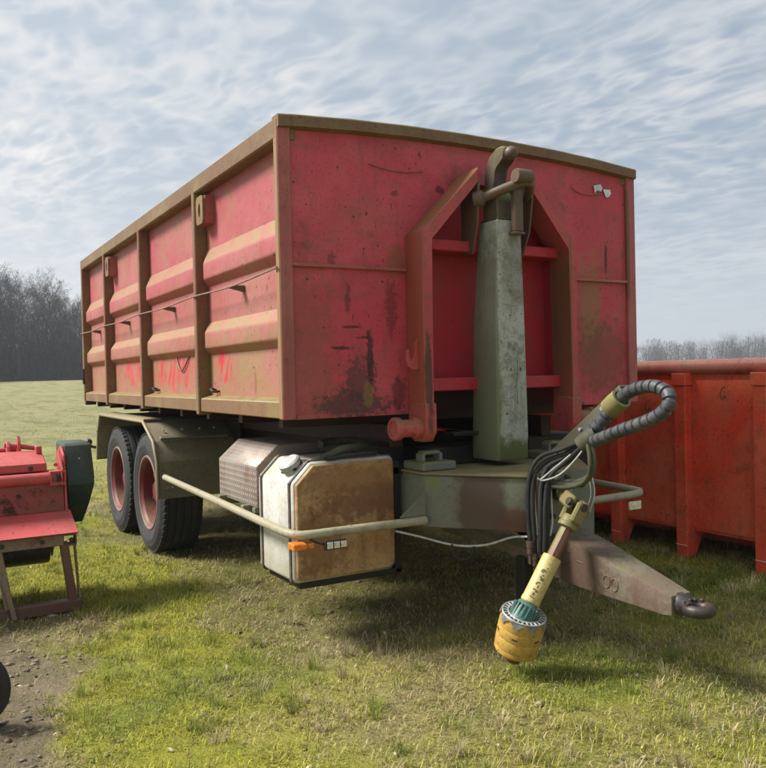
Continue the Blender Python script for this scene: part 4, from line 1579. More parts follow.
# latch in front of the head
bm = B()
prism(bm, [(-.300, 2.47), (-.262, 2.47), (-.262, 2.165), (-.300, 2.165)], 'x', .012, .072, .005)
latch = obj('latch_bar', bm, M['steel'], harm)
bm = B()
lathe(bm, [(0, -.052), (.036, -.052), (.040, -.040), (.040, .040), (.036, .052), (0, .052)], (.040, -.335, 2.455), (1, 0, 0), 20)
obj('latch_pivot', bm, M['steel'], latch)
bm = B()
box(bm, .006, .078, -.305, -.250, 2.150, 2.164, .003)
obj('latch_stop', bm, M['steel'], latch)

# oil tank with rusty end and white jacket
TX0, TX1, TY0, TY1, TZ0, TZ1 = -1.20, -.60, .0, .47, .355, .965
ch = .105


def tank_outline(g):
    return [(TX0 + g, TZ0 + .015 + g), (TX0 + .02 + g, TZ0 + g), (TX1 - .03 - g, TZ0 + g), (TX1 - g, TZ0 + .03 + g), (TX1 - g, TZ1 - .02 - g), (TX1 - .02 - g, TZ1 - g), (TX0 + ch + g * .4, TZ1 - g), (TX0 + g, TZ1 - ch - g * .4)]


bm = B()
prism(bm, tank_outline(.0), 'y', TY0 + .02, TY1, .010)
tank = obj('oil_tank', bm, M['tank'], trl)
bm = B()
prism(bm, tank_outline(.014), 'y', TY0 - .006, TY0 + .0195, .006)
obj('tank_end', bm, M['tankend'], tank, label='rust stained cream end plate of the tank')
for yy in (TY0 + .045, TY1 - .045):
    bm = B()
    w = .011
    o1, o0 = tank_outline(-.006), tank_outline(.003)
    va = [bm.verts.new((p[0], yy - w, p[1])) for p in o1]
    vb = [bm.verts.new((p[0], yy + w, p[1])) for p in o1]
    vc = [bm.verts.new((p[0], yy - w, p[1])) for p in o0]
    vd = [bm.verts.new((p[0], yy + w, p[1])) for p in o0]
    for i in range(8):
        j = (i + 1) % 8
        bm.faces.new((va[i], va[j], vb[j], vb[i]))
        bm.faces.new((va[i], va[j], vc[j], vc[i]))
        bm.faces.new((vb[i], vb[j], vd[j], vd[i]))
    obj('tank_strap', bm, M['tankband'], tank)
bm = B()
box(bm, TX1 + .006, TX1 + .045, .03, .09, TZ0 - .03, .93, .003)
box(bm, TX0 + .04, TX1 + .045, .03, .44, TZ0 - .035, TZ0 - .004, .003)
box(bm, TX1 + .006, -.46, .03, .25, .86, .90, .003)
obj('tank_carrier', bm, M['chassis'], tank)
# filler cap, fittings and hose on the tank top
bm = B()
lathe(bm, [(0, 0), (.052, 0), (.052, .012), (.045, .03), (.060, .034), (.060, .058), (.05, .066), (0, .066)], (-1.13, .14, .915), (-.55, -.1, .83), 24)
obj('filler_cap', bm, M['ring'], tank)
bm = B()
tube(bm, [(-1.135, .19, .90), (-1.15, .17, .935), (-1.10, .10, .955), (-1.06, .06, .945)], .018, 8, 4)
tube(bm, [(-1.16, .22, .90), (-1.175, .15, .925), (-1.15, .08, .93)], .010, 8, 4)
obj('filler_neck', bm, M['dark'], tank)
bm = B()
tube(bm, [(-1.06, .06, .955), (-.98, .05, .985), (-.90, .06, 1.01), (-.80, .10, 1.015), (-.70, .16, 1.012), (-.64, .26, 1.02), (-.70, .36, 1.03), (-.80, .38, 1.03), (-.88, .34, 1.02)], .022, 10, 5)
obj('suction_hose', bm, M['greenhose'], tank)
bm = B()
tube(bm, [(-1.00, .02, .975), (-.86, .01, .985), (-.70, .03, .985)], .012, 8, 5)
obj('return_hose', bm, M['black'], tank)

# chequer plate tool box behind the tank
bm = B()
prism(bm, [(-1.20, .675), (-.82, .675), (-.82, 1.02), (-1.07, 1.02), (-1.20, .905)], 'y', .50, 1.13, .004)
tb = obj('tool_box', bm, M['chequer'], trl, label='diamond plate tool box with a sloping lid edge')
bm = B()
box(bm, -1.206, -.82, .52, .56, .645, .674, .003)
box(bm, -1.206, -.82, 1.06, 1.10, .645, .674, .003)
obj('box_bracket', bm, M['grey'], tb)

# unseen reservoirs, ram, far locker and skirts, added to keep the underside dark
for s in (-1, 1):
    bm = B()
    lathe(bm, [(0, 0), (.09, .01), (.125, .05), (.13, .09), (.13, .61), (.125, .65), (.09, .69), (0, .70)], (s * .66, 1.30, .70), (0, 1, 0), 24)
    obj('added_reservoir', bm, M['chassis'], trl)
bm = B()
tube(bm, [(0, .35, .86), (0, 2.5, .82)], .085, 18)
tube(bm, [(0, 2.5, .82), (0, 3.6, .80)], .045, 14)
obj('added_ram', bm, M['chassis'], trl)
bm = B()
prism(bm, [(.62, .38), (1.16, .38), (1.18, .42), (1.18, .90), (1.08, .98), (.62, .98)], 'y', .35, 1.30, .01)
obj('added_locker', bm, M['chassis'], trl)
for s in (-1, 1):
    bm = B()
    box(bm, s * .615, s * .600, 2.36, 4.64, .60, 1.06, .003)
    obj('added_skirt', bm, M['chassis'], trl)
# side guard tubes
for s in (-1, 1):
    bm = B()
    y_end = 2.15 if s < 0 else 1.4
    pts = [(s * 1.265, y_end, .690), (s * 1.268, 1.0, .664), (s * 1.270, .05, .640), (s * 1.268, -.06, .637), (s * 1.255, -.115, .634), (s * 1.225, -.150, .633), (s * 1.17, -.160, .633), (s * .85, -.185, .638), (s * .545, -.205 if s < 0 else -.17, .640)]
    if s > 0:
        pts = [(s * 1.03, 1.4, .690), (s * 1.03, .6, .675), (s * 1.03, -.17, .650), (s * 1.022, -.215, .648), (s * .99, -.243, .645), (s * .93, -.255, .643), (s * .80, -.25, .64), (s * .50, -.225, .63)]
    tube(bm, pts, .0225, 12)
    gt = obj('guard_tube', bm, M['guardtube'], trl)
    for yy, z_ in (((.62, .655), (1.02, .664)) if s < 0 else ((.3, .668), (1.1, .684))):
        bm = B()
        if s < 0:
            box(bm, -1.245, -.50, yy - .02, yy + .02, z_ - .028, z_ + .028, .003)
        else:
            box(bm, .50, 1.008, yy - .02, yy + .02, z_ - .028, z_ + .028, .003)
        obj('guard_bracket', bm, M['grey'], gt)
# triangular stay where the left tube meets the box
bm = B()
prism(bm, [(-.70, .668), (-.545, .668), (-.545, .79)], 'y', -.205, -.197, .001)
obj('stay_plate', bm, M['grey'], trl)
# orange marker lamp and white reflectors
bm = B()
box(bm, -1.292, -1.225, -.205, -.128, .572, .605, .005)
mk = obj('marker_lamp', bm, M['orange'], trl, label='small orange side marker lamp')
for k in range(2):
    bm = B()
    box(bm, -1.25 + k * .034, -1.223 + k * .034, -.209, -.2055, .578, .600, .001)
    obj('lens', bm, M['orange'], mk)
bm = B()
box(bm, -1.13, -1.01, -.205, -.190, .556, .600, .003)
rf = obj('reflector', bm, M['dark'], trl)
for k in range(3):
    bm = B()
    box(bm, -1.118 + k * .037, -1.087 + k * .037, -.212, -.2055, .562, .594, .002)
    obj('lens', bm, M['reflector'], rf)
bm = B()
tube(bm, [(-1.13, -.19, .585), (-1.17, -.18, .60), (-1.19, -.165, .615)], .006, 6, 4)
obj('lamp_wire', bm, M['black'], rf)
bm = B()
box(bm, .86, .96, -.285, -.270, .555, .605, .003)
obj('reflector', bm, M['reflector'], trl)
# loose cable slung under the front box
bm = B()
tube(bm, [(-.62, .05, .56), (-.52, -.10, .535), (-.40, -.25, .50), (-.30, -.38, .51), (-.23, -.52, .565), (-.20, -.64, .585), (-.19, -.685, .62), (-.185, -.69, .70)], .006, 8, 6)
obj('light_cable', bm, M['wire'], trl)
bm = B()
tube(bm, [(-.41, -.245, .505), (-.415, -.25, .47), (-.395, -.27, .435), (-.37, -.30, .43), (-.345, -.325, .45), (-.335, -.335, .50)], .0065, 8, 6)
obj('cable_loop', bm, M['black'], trl)

# hose carrier: flat bar leaning forward with clamp at its end
bm = B()
pa, pb = Vector((-.04, -.52, .87)), Vector((-.02, -1.085, 1.285))
dr = (pb - pa).normalized()
wd = Vector((1, 0, 0))
nn = dr.cross(wd).normalized()
obox(bm, (pa + pb) / 2 + nn * .022, dr, nn, wd, (pb - pa).length / 2, .030, .006, .002)
obox(bm, (pa + pb) / 2 + nn * .050 + wd * .030, dr, wd, nn, (pb - pa).length / 2, .030, .005, .002)
car = obj('hose_carrier', bm, M['bracket'], trl)
for q in (.25, .55, .8):
    bm = B()
    lathe(bm, [(0, .012), (.010, .012), (.010, 0), (0, 0)], pa + dr * ((pb - pa).length * q) + nn * .022 - wd * .006, -wd, 6)
    obj('bolt', bm, M['ring'], car, 20)
pc = Vector((-.035, -1.045, 1.245))
bm = B()
lathe(bm, [(.037, -.045), (.050, -.045), (.052, .0), (.050, .045), (.037, .045), (.037, -.045)], pc, dr, 20)
obj('hose_clamp', bm, M['clamp'], car)

# spiral-wrapped hose loop
def spiral(pts, r, k=8, pitch=.042):
    bm = B()
    P = catmull(pts, k)
    # resample evenly
    Q, acc = [P[0]], 0.
    st = .0050
    for a, b_ in zip(P, P[1:]):
        L = (b_ - a).length
        t = st - acc
        while t <= L:
            Q.append(a.lerp(b_, t / L))
            t += st
        acc = (acc + L) % st if L >= st - acc else acc + L
    rad = []
    for i in range(len(Q)):
        ph = (i * st % pitch) / pitch
        rad.append(r * (1.0 if ph < .80 else .74))
    tube(bm, Q, r, 14, 0, True, rad)
    return bm


loop = [(-.035, -1.02, 1.222), (-.035, -1.10, 1.285), (-.04, -1.18, 1.315), (-.05, -1.28, 1.325), (-.06, -1.36, 1.30), (-.075, -1.385, 1.255), (-.085, -1.34, 1.205), (-.095, -1.25, 1.165), (-.10, -1.14, 1.130), (-.10, -1.04, 1.095), (-.09, -.96, 1.07)]
obj('wrapped_hose', spiral(loop, .030), M['greyhose'], trl, 40)
obj('wrapped_hose', spiral([(-.03, -1.05, 1.240), (-.045, -1.00, 1.19), (-.06, -.95, 1.135), (-.08, -.90, 1.085)], .033), M['greyhose'], trl, 40)
bm = B()
tube(bm, [(-.06, -.95, 1.10), (-.08, -.915, 1.075), (-.09, -.88, 1.045)], .046, 12, 4)
obj('hose_wrap', bm, M['greenhose'], trl)
# single hoses
H = [
    ('black', .0145, [(-.085, -.90, 1.07), (-.10, -.80, 1.005), (-.150, -.68, .95), (-.200, -.655, .87), (-.222, -.668, .74), (-.225, -.68, .62), (-.222, -.68, .50)]),
    ('black', .0155, [(-.08, -.89, 1.065), (-.10, -.79, .99), (-.145, -.70, .93), (-.182, -.69, .84), (-.205, -.705, .70), (-.212, -.71, .56), (-.20, -.70, .45)]),
    ('black', .0145, [(-.075, -.90, 1.055), (-.09, -.80, .97), (-.125, -.72, .91), (-.160, -.715, .81), (-.178, -.725, .66), (-.188, -.72, .52)]),
    ('black', .0125, [(-.10, -.91, 1.075), (-.125, -.79, 1.025), (-.175, -.67, .975), (-.222, -.645, .87), (-.240, -.655, .70), (-.243, -.67, .56)]),
    ('black', .0120, [(-.09, -.91, 1.06), (-.12, -.80, .965), (-.165, -.73, .88), (-.190, -.725, .76), (-.205, -.735, .62), (-.215, -.74, .50)]),
    ('greenhose', .0135, [(-.09, -.93, 1.08), (-.09, -.955, 1.0), (-.09, -.95, .93), (-.09, -.89, .87), (-.11, -.80, .85), (-.14, -.73, .855), (-.17, -.68, .88)]),
    ('greenhose', .0135, [(-.075, -.92, 1.07), (-.07, -.935, .99), (-.075, -.925, .92), (-.08, -.86, .875), (-.10, -.78, .865), (-.13, -.71, .875)]),
    ('greenhose', .012, [(-.105, -.93, 1.07), (-.11, -.95, .985), (-.105, -.935, .91), (-.105, -.88, .862), (-.125, -.80, .838), (-.155, -.735, .84)]),
    ('wire', .0045, [(-.10, -.93, 1.06), (-.115, -.85, .97), (-.145, -.78, .90), (-.19, -.72, .87), (-.215, -.70, .88)]),
    ('wire', .0045, [(-.115, -.83, 1.00), (-.155, -.74, .92), (-.20, -.71, .875)]),
    ('wire', .0050, [(-.13, -.70, .83), (-.150, -.728, .74), (-.155, -.735, .66), (-.17, -.735, .60)]),
    ('wire', .0036, [(.02, -.80, .90), (.02, -.82, .80), (.01, -.80, .72)]),
    ('wire', .0036, [(.045, -.80, .90), (.045, -.82, .80), (.04, -.79, .70)]),
]
for kind, r_, pts in H:
    bm = B()
    tube(bm, pts, r_ * .88, 10 if r_ > .008 else 6, 6)
    obj('hydraulic_hose' if kind != 'wire' else 'cable', bm, M[kind], trl)
for (x, y, z) in ((-.222, -.68, .50), (-.20, -.70, .45), (-.188, -.72, .52), (-.243, -.67, .56), (-.215, -.74, .50)):
    bm = B()
    lathe(bm, [(0, -.10), (.009, -.10), (.009, -.055), (.016, -.05), (.016, -.02), (.019, -.018), (.019, .012), (0, .012)], (x, y, z), (0, 0, 1), 12)
    obj('coupling', bm, M['steel'], trl)
# shaft bearing in the nose plate
bm = B()
lathe(bm, [(0, 0), (.048, 0), (.048, .02), (.036, .022), (.036, .05), (.026, .055), (.026, .085), (0, .085)], (-.06, -.672, .805), (-.25, -1, -.1), 20)
obj('shaft_bearing', bm, M['dark'], trl)
bm = B()
tube(bm, [(-.065 + .046 * math.cos(a), -.725, .802 + .046 * math.sin(a)) for a in [k * math.pi / 10 for k in range(21)]], .0045, 6)
obj('snap_ring', bm, M['ring'], trl)


# ================================================================== PTO SHAFT hanging from the nose
J = Vector((-.128, -.880, .758))                 # universal joint
MO = Vector((-.430, -.838, .285))                # mouth of the bell guard
pto = thing('drive_shaft', 'hanging drive shaft with faded yellow tube and yellow bell guard below the drawbar nose', 'drive shaft', (MO.x - .03, MO.y, .0))
ax = (MO - J).normalized()
LT = (MO - J).length
u_ = ax.orthogonal().normalized()
v_ = ax.cross(u_)
NS = Vector((-.085, -.745, .793))                # end of the input stub
sx = (J - NS).normalized()
sp_ = sx.cross(ax).normalized()                  # pin axis shared by both yokes
sq = ax.cross(sp_).normalized()
bm = B()
lathe(bm, [(0, -.03), (.030, -.03), (.034, -.02), (.036, .02), (.036, .05), (.028, .062), (0, .062)], NS, sx, 18)
for s in (-1, 1):
    obox(bm, J - sx * .035 + sp_ * (s * .040), sx, sp_, sx.cross(sp_), .050, .014, .034, .012)
obj('yoke', bm, M['joint'], pto)
bm = B()
for a_ in (sp_, sq):
    lathe(bm, [(0, -.060), (.019, -.060), (.021, -.05), (.015, -.03), (.015, .03), (.021, .05), (.019, .060), (0, .060)], J, a_, 16)
obj('joint_cross', bm, M['dark'], pto)
bm = B()
for s in (-1, 1):
    obox(bm, J + ax * .035 + sq * (s * .042), ax, sq, ax.cross(sq), .052, .014, .034, .012)
lathe(bm, [(0, .055), (.038, .055), (.044, .065), (.044, .09), (.048, .094), (.048, .112), (.036, .118), (0, .118)], J, ax, 18)
obj('yoke', bm, M['joint'], pto)
bm = B()
lathe(bm, [(0, .10), (.029, .10), (.029, .30), (0, .30)], J, ax, 8)
obj('inner_tube', bm, M['rustshaft'], pto, 20)
bm = B()
lathe(bm, [(.030, .268), (.043, .268), (.0445, .275), (.0445, .480), (.0465, .485), (.0465, .502), (.036, .512), (0, .512)], J, ax, 28)
yt = obj('shaft_guard_tube', bm, M['paleyellow'], pto)
# printed pictograms on the tube, faded to grey brown
cside = (CAM - (J + ax * .37)).normalized()
cside = (cside - ax * cside.dot(ax)).normalized()
tside = ax.cross(cside)
for k in range(14):
    h = .33 + .012 * k + .004 * math.sin(k * 2.3)
    a = -.10 + .42 * ((k * 7) % 5) / 5.
    bm = B()
    nrm = cside * math.cos(a) + tside * math.sin(a)
    tn = ax.cross(nrm)
    obox(bm, J + ax * h + nrm * .0440, ax, tn, nrm, .0035 + .002 * (k % 3), .0030 + .0018 * ((k * 3) % 4), .0011, .0005)
    obj('print_mark', bm, M['bracket'], yt)
# ribbed green collar
bm = B()
lathe(bm, [(0, .508), (.046, .508), (.052, .513), (.060, .540), (.066, .60), (.05, .625), (0, .625)], J, ax, 30)
for q in range(20):
    a = 2 * math.pi * q / 20
    nrm = u_ * math.cos(a) + v_ * math.sin(a)
    obox(bm, J + ax * .552 + nrm * .062, ax, nrm, ax.cross(nrm), .030, .004, .0035, .001)
obj('guard_collar', bm, M['teal'], pto)
# bell guard, tipped against the shaft so that its mouth shows
bax = -(_u2 * .93 + _r2 * .17 - _f * .27).normalized()
bu = bax.orthogonal().normalized()
bv = bax.cross(bu)
BR = .110
bell = [(.094, .002), (.098, -.002), (.104, .004), (.1065, .05), (.1045, .056), (.1065, .062), (.1055, .100), (.1030, .106), (.1050, .112), (.1035, .155), (.1010, .161), (.1025, .166), (.100, .184), (.094, .189), (.088, .184), (.098, .13), (.100, .06), (.094, .002)]
bm = B()
lathe(bm, bell, MO, bax, 40)
bl = obj('bell_guard', bm, M['yellow'], pto)
bm = B()
lathe(bm, [(0, .150), (.088, .150), (.088, .158), (0, .158)], MO, bax, 30)
obj('bell_floor', bm, M['dark'], bl)
for q in range(6):
    a = 2 * math.pi * (q + .15) / 6
    nrm = bu * math.cos(a) + bv * math.sin(a)
    bm = B()
    obox(bm, MO + bax * .082 + nrm * .1055, bax, nrm, bax.cross(nrm), .004, .0015, .014, .001)
    obj('bell_slot', bm, M['dark'], bl)
# perforated metal ring in the mouth
bm = B()
for r0 in (.074, .100):
    tube(bm, [MO - bax * .004 + (bu * math.cos(a) + bv * math.sin(a)) * r0 for a in [2 * math.pi * k / 40 for k in range(41)]], .0045, 8, 0, False)
for q in range(26):
    a = 2 * math.pi * q / 26
    nrm = bu * math.cos(a) + bv * math.sin(a)
    obox(bm, MO - bax * .004 + nrm * .087, nrm, bax.cross(nrm), bax, .013, .0042, .003, .001)
    obox(bm, MO + bax * .020 + nrm * .0745, bax, bax.cross(nrm), nrm, .022, .0045, .003, .001)
tube(bm, [MO + bax * .042 + (bu * math.cos(a) + bv * math.sin(a)) * .0745 for a in [2 * math.pi * k / 40 for k in range(41)]], .0045, 8, 0, False)
obj('guard_ring', bm, M['ring'], bl)
for q in range(9):
    a = 2 * math.pi * (q + .3) / 9
    nrm = bu * math.cos(a) + bv * math.sin(a)
    tn = bax.cross(nrm)
    c0 = MO + nrm * .1115
    bm = B()
    vs = [c0 - nrm * .006 - bax * .002 + tn * -.036, c0 - nrm * .006 - bax * .002 + tn * .036, c0 + bax * .016 + tn * .014, c0 + bax * .036 + nrm * .001, c0 + bax * .016 - tn * .014]
    bm.faces.new([bm.verts.new(p) for p in vs])
    bmesh.ops.solidify(bm, geom=list(bm.faces), thickness=.003)
    obj('ring_tab', bm, M['ring'], bl)
bm = B()
lathe(bm, [(0, .10), (.040, .10), (.045, .195), (.047, .225), (.038, .243), (0, .248)], MO, bax, 20)
obj('shaft_end', bm, M['rustshaft'], pto)


# ================================================================== RED ROLL-OFF CONTAINER ON THE RIGHT
rc = thing('rolloff_container', 'bright red low steel container with upright ribs standing on the grass at right', 'container', (3.3, 2.2, 0))
PX, PXB = 2.16, 4.5          # near and far side sheets
Y0, Y1 = -.36, 5.0
bm = B()
box(bm, PX, PX + .012, Y0 + .02, Y1, .215, 1.38, 0)
near = obj('side_panel', bm, M['rc'], rc)
bm = B()
box(bm, PXB - .012, PXB, Y0 + .02, Y1, .215, 1.38, 0)
obj('side_panel', bm, M['rc'], rc)
bm = B()
box(bm, PX + .013, PXB - .013, Y0 + .02, Y0 + .032, .215, 1.38, 0)
obj('end_panel', bm, M['rc'], rc)
bm = B()
box(bm, PX + .013, PXB - .013, Y1 - .012, Y1, .215, 1.38, 0)
obj('end_panel', bm, M['rc'], rc)
bm = B()
box(bm, PX + .013, PXB - .013, Y0 + .04, Y1 - .02, .19, .235, 0)
obj('floor', bm, M['rc'], rc)
for s, xx in ((-1, PX), (1, PXB)):
    bm = B()
    tube(bm, [(xx - .005 * s, Y0 - .02, 1.405), (xx - .005 * s, Y1 + .02, 1.405)], .056, 16)
    obj('top_rail', bm, M['rcrail'], rc)
    for k in range(9):
        yy = -.30 + k * .655
        if yy > Y1:
            break
        bm = B()
        xa, xb = (xx - .078, xx - .001) if s < 0 else (xx + .001, xx + .078)
        box(bm, xa, xb, yy - .05, yy + .05, .0 - .004, 1.27, .005)
        po = obj('post', bm, M['rc'], rc)
        bm = B()
        box(bm, xa - .012, xb - .004, yy - .062, yy + .062, 1.2705, 1.362, .005)
        obj('post_head', bm, M['rc'], po)
        if s < 0:
            bm = B()
            box(bm, xa - .0035, xa - .0005, yy - .048, yy + .048, .085, .0885, .0005)  # thin white strip across the foot of the post
            obj('white_tick', bm, M['white'], po)
            # gusset behind the foot
            bm = B()
            prism(bm, [(xx + .002, .214), (xx + .14, .214), (xx + .03, .0), (xx + .002, .0)], 'y', yy - .04, yy + .04, .003)
            obj('foot_gusset', bm, M['rc'], po)
for yy in (Y0 + .0, Y1 - .0):
    bm = B()
    tube(bm, [(PX, yy + .0, 1.4052), (PXB, yy + .0, 1.4052)], .0545, 16)
    obj('end_rail', bm, M['rcrail'], rc)
for k in range(8):
    bm = B()
    yy = Y0 + .15 + k * .68
    box(bm, PX + .15, PXB - .15, yy - .03, yy + .03, .10, .189, .003)
    obj('floor_beam', bm, M['rc'], rc)
for xx in (2.80, 3.86):
    bm = B()
    box(bm, xx - .04, xx + .04, Y0 + .05, Y1 - .05, -.005, .099, .003)
    obj('skid_rail', bm, M['rc'], rc)
for yy, zz in ((.02, 1.255), (.70, 1.15), (1.36, 1.20)):
    bm = B()
    tube(bm, [(PX - .001, yy + .004, zz), (PX - .022, yy + .006, zz - .004), (PX - .030, yy + .020, zz - .05), (PX - .026, yy + .006, zz - .085), (PX - .024, yy - .012, zz - .055), (PX - .03, yy - .022, zz - .075)], .0042, 6, 5)
    obj('net_hook', bm, M['steel'], near)


# ================================================================== RED IMPLEMENT ON THE LEFT
IO = Vector((-1.985, 1.535, 0))          # right front foot
imp = thing('flail_implement', 'red rusty implement with dark green end guard standing on brown legs at the left', 'implement', tuple(IO))
iu = Vector((1, 0, 0))               # towards its right end
iv = Vector((0, 1, 0))              # towards its back
UL = -1.9                                # left end


def ip(u, v, z):
    return IO + iu * u + iv * v + Vector((0, 0, z))


def ibox(bm, u0, u1, v0, v1, z0, z1, bev=.005):
    return obox(bm, ip((u0 + u1) / 2, (v0 + v1) / 2, (z0 + z1) / 2), iu, iv, (0, 0, 1), (u1 - u0) / 2, (v1 - v0) / 2, (z1 - z0) / 2, bev)


def iprism(bm, prof, u0, u1, bev=.003):
    """profile in (v, z), extruded along the implement's length"""
    va = [bm.verts.new(ip(u0, p[0], p[1])) for p in prof]
    vb = [bm.verts.new(ip(u1, p[0], p[1])) for p in prof]
    fs = [bm.faces.new(va), bm.faces.new(vb[::-1])]
    n = len(prof)
    for i in range(n):
        j = (i + 1) % n
        fs.append(bm.faces.new((va[j], va[i], vb[i], vb[j])))
    bmesh.ops.recalc_face_normals(bm, faces=list(bm.faces))
    bevel_new(bm, list({e for f in fs for e in f.edges}), bev)
    return bm


# stand: ground beam, legs, top beam
bm = B()
ibox(bm, -1.0, .02, -.03, .04, -.005, .065)
obj('ground_beam', bm, M['impleg2'], imp)
for (ua, ub, mt) in ((-.03, -.075, 'impleg2'), (-.385, -.445, 'implegs'), (-.95, -1.0, 'impleg2')):
    bm = B()
    a, b_ = ip(ua, .0, .06), ip(ub, .0, .42)
    dr_ = (b_ - a).normalized()
    obox(bm, (a + b_) / 2, dr_, iv, dr_.cross(iv), (b_ - a).length / 2, .028, .024, .004)
    obj('leg', bm, M[mt], imp)
bm = B()
a, b_ = ip(.015, .02, .03), ip(.005, .12, .42)
dr_ = (b_ - a).normalized()
obox(bm, (a + b_) / 2, dr_, iu, dr_.cross(iu), (b_ - a).length / 2, .006, .02, .002)
obj('leg_brace', bm, M['implegs'], imp)
bm = B()
a, b_ = ip(-.36, -.045, .0), ip(-.415, -.05, .24)
dr_ = (b_ - a).normalized()
obox(bm, (a + b_) / 2, dr_, iv, dr_.cross(iv), (b_ - a).length / 2, .006, .014, .002)
obj('leg_brace', bm, M['implegs'], imp)
bm = B()
ibox(bm, UL, -.075, -.035, .035, .405, .475)
obj('front_beam', bm, M['implegs'], imp)
bm = B()
ibox(bm, -.074, -.002, -.033, .033, .40, .412, .002)
ibox(bm, -.074, -.002, -.033, .033, .462, .474, .002)
ibox(bm, -.012, -.002, -.033, .033, .4125, .4615, .002)
obj('beam_end', bm, M['impleg2'], imp)
# apron, rusty back, tube, box beam
bm = B()
iprism(bm, [(-.09, .488), (-.075, .478), (.20, .575), (.20, .588)], UL, .0, .002)
obj('apron', bm, M['impred'], imp)
bm = B()
iprism(bm, [(.185, .585), (.20, .582), (.225, .76), (.205, .76)], UL, -.035, .002)
obj('back_panel', bm, M['imprust'], imp)
bm = B()
tube(bm, [ip(UL, .215, .795), ip(-.120, .215, .795)], .037, 16)
obj('roller_tube', bm, M['impred'], imp)
bm = B()
iprism(bm, [(.25, .835), (.25, .885), (.50, .955), (.50, .835)], UL, -.125, .006)
obj('box_beam', bm, M['impred'], imp)
bm = B()
tube(bm, [ip(UL, .60, .960), ip(-.24, .60, .960)], .016, 10)
obj('rear_bar', bm, M['impred'], imp)
# end bracket between tube and plate
bm = B()
ibox(bm, -.118, -.022, .17, .265, .750, .762, .002)
ibox(bm, -.118, -.022, .17, .265, .828, .840, .002)
ibox(bm, -.118, -.106, .171, .264, .7625, .8275, .002)
ibox(bm, -.034, -.022, .171, .264, .7625, .8275, .002)
obj('end_bracket', bm, M['impred'], imp)
bm = B()
iprism(bm, [(.17, .842), (.27, .842), (.30, .96)], -.050, -.038, .001)
lathe(bm, [(0, -.012), (.013, -.012), (.013, .012), (0, .012)], ip(-.075, .24, .875), iv, 6)
obj('bracket_gusset', bm, M['impred'], imp)
# red end plate and the dark green guard outside it
bm = B()
iprism(bm, [(.16, .50), (.42, .44), (.55, .60), (.52, .93), (.36, .985), (.24, .93), (.19, .62)], -.030, -.016, .002)
obj('end_plate', bm, M['impred'], imp)
bm = B()
secs = [(1.0, -.005, .150, .34, .64), (.985, -.010, .155, .305, .66), (.81, -.006, .162, .255, .68), (.735, -.004, .162, .245, .68), (.60, .012, .135, .30, .66), (.475, .035, .100, .36, .60)]
rings = [[bm.verts.new(ip(*q)) for q in ((u0, v0, z), (u1, v0, z), (u1, v1, z), (u0, v1, z))] for (z, u0, u1, v0, v1) in secs]
for a, b_ in zip(rings, rings[1:]):
    for q in range(4):
        bm.faces.new((a[q], a[(q + 1) % 4], b_[(q + 1) % 4], b_[q]))
bm.faces.new(rings[0])
bm.faces.new(rings[-1][::-1])
bmesh.ops.recalc_face_normals(bm, faces=list(bm.faces))
bevel_new(bm, [e for e in bm.edges if e.calc_face_angle(0) > .25], .006, 2)
gd = obj('belt_guard', bm, M['green'], imp)
bm = B()
lathe(bm, [(0, .008), (.006, .008), (.008, 0), (0, 0)], ip(.075, .278, .90), (0, -1, .2), 8)
obj('screw', bm, M['ring'], gd)
for (u, v, z, n_) in ((-.07, .169, .783, 'v'), (-.07, .169, .81, 'v'), (-.30, .19, .70, 'v'), (-.55, .19, .70, 'v'), (-.20, -.036, .44, 'v'), (-.42, -.036, .44, 'v'), (-.035, -.034, .437, 'v'), (-.22, .249, .86, 'v'), (-.45, .249, .86, 'v')):
    bm = B()
    lathe(bm, [(0, .014), (.010, .014), (.010, .004), (.015, .003), (.015, 0), (0, 0)], ip(u, v, z), (0, -1, 0), 6)
    obj('bolt', bm, M['dark'], imp, 20)
# hitch lug on the top
bm = B()
iprism(bm, [(.50, .945), (.60, .945), (.60, 1.01), (.55, 1.05), (.51, 1.00)], -.265, -.245, .002)
iprism(bm, [(.50, .945), (.60, .945), (.60, .995), (.55, 1.02), (.51, .985)], -.33, -.31, .002)
tube(bm, [ip(-.34, .55, .995), ip(-.14, .52, .965)], .016, 8)
obj('hitch_lug', bm, M['impred'], imp)
bm = B()
ibox(bm, -.165, -.13, .42, .52, .935, .985)
obj('stop_block', bm, M['impred'], imp)
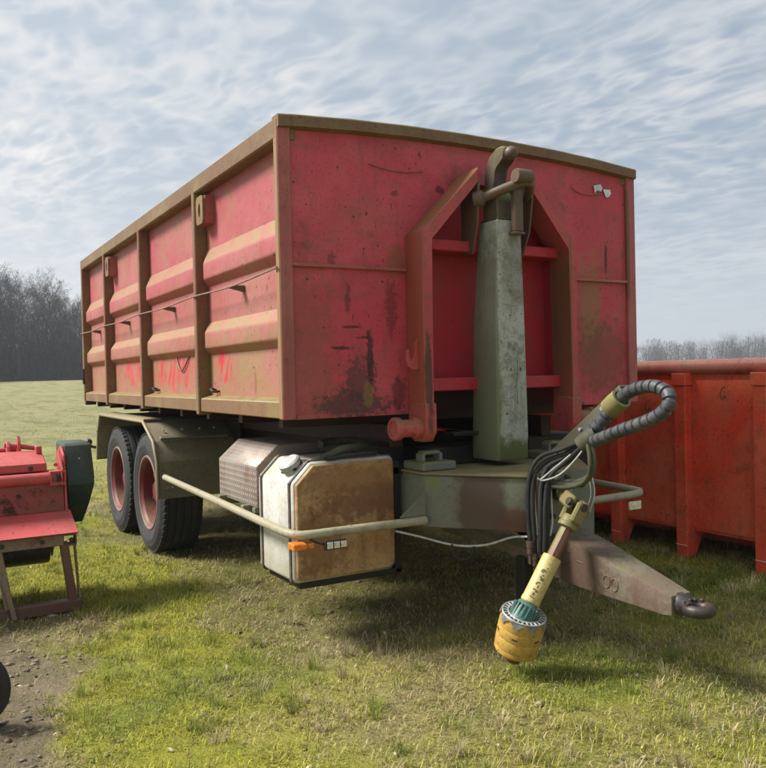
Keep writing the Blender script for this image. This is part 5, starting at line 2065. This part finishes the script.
# rotor housing and ground roller behind
bm = B()
iprism(bm, [(.235, .61), (.245, .75), (.40, .83), (.58, .76), (.66, .56), (.60, .36), (.56, .36), (.60, .55), (.52, .70), (.39, .78), (.265, .72)], UL, -.045, .003)
obj('rotor_hood', bm, M['imprust'], imp)
bm = B()
lathe(bm, [(0, 0), (.085, 0), (.09, .01), (.09, 1.78), (.085, 1.79), (0, 1.79)], ip(UL + .03, .62, .27), iu, 24)
obj('ground_roller', bm, M['dark'], imp)
bm = B()
lathe(bm, [(0, 0), (.085, 0), (.085, 1.70), (0, 1.70)], ip(UL + .08, .42, .56), iu, 16)
obj('rotor', bm, M['impleg2'], imp)
for uu in (UL + .03, -.06):
    bm = B()
    iprism(bm, [(.40, .42), (.62, .44), (.68, .28), (.62, .22), (.56, .28)], uu - .006, uu + .006, .001)
    obj('roller_arm', bm, M['impleg2'], imp)

# black rubber tyre standing at the edge of the churned earth
tc_ = Vector((-2.672, -.05, .158))
tw = thing('loose_tyre', 'small black rubber wheel at the edge of the churned earth', 'wheel', (tc_.x, tc_.y, 0))
tax = Vector((-.50, -.86, 0)).normalized()
bm = B()
lathe(bm, [(.085, -.045), (.11, -.055), (.145, -.05), (.160, -.035), (.163, 0), (.160, .035), (.145, .05), (.11, .055), (.085, .045), (.085, -.045)], tc_, tax, 40)
obj('tyre', bm, M['tyre'], tw)
bm = B()
lathe(bm, [(.088, -.04), (.075, -.02), (.03, -.01), (.025, -.05), (0, -.05)], tc_, tax, 24)
lathe(bm, [(.088, .04), (.075, .02), (.03, .01), (.025, .05), (0, .05)], tc_, tax, 24)
obj('rim', bm, M['impred'], tw)

# ------------------------------------------------------------------ haze: the air between here and the far woods
bm = B()
box(bm, -720, 720, -720, 720, -3, 45, 0)
hz_m = bpy.data.materials.new('haze')
hz_m.use_nodes = True
ht = hz_m.node_tree
ht.nodes.clear()
ho = ht.nodes.new('ShaderNodeOutputMaterial')
hv = ht.nodes.new('ShaderNodeVolumePrincipled')
hv.inputs['Color'].default_value = (.90, .94, 1.0, 1)
hv.inputs['Density'].default_value = .0008
hv.inputs['Anisotropy'].default_value = .3
ht.links.new(hv.outputs[0], ho.inputs['Volume'])
hzo = obj('haze', bm, hz_m)
hzo['kind'] = 'stuff'
hzo['label'] = 'thin pale haze over the meadow and the far woods'
hzo['category'] = 'haze'
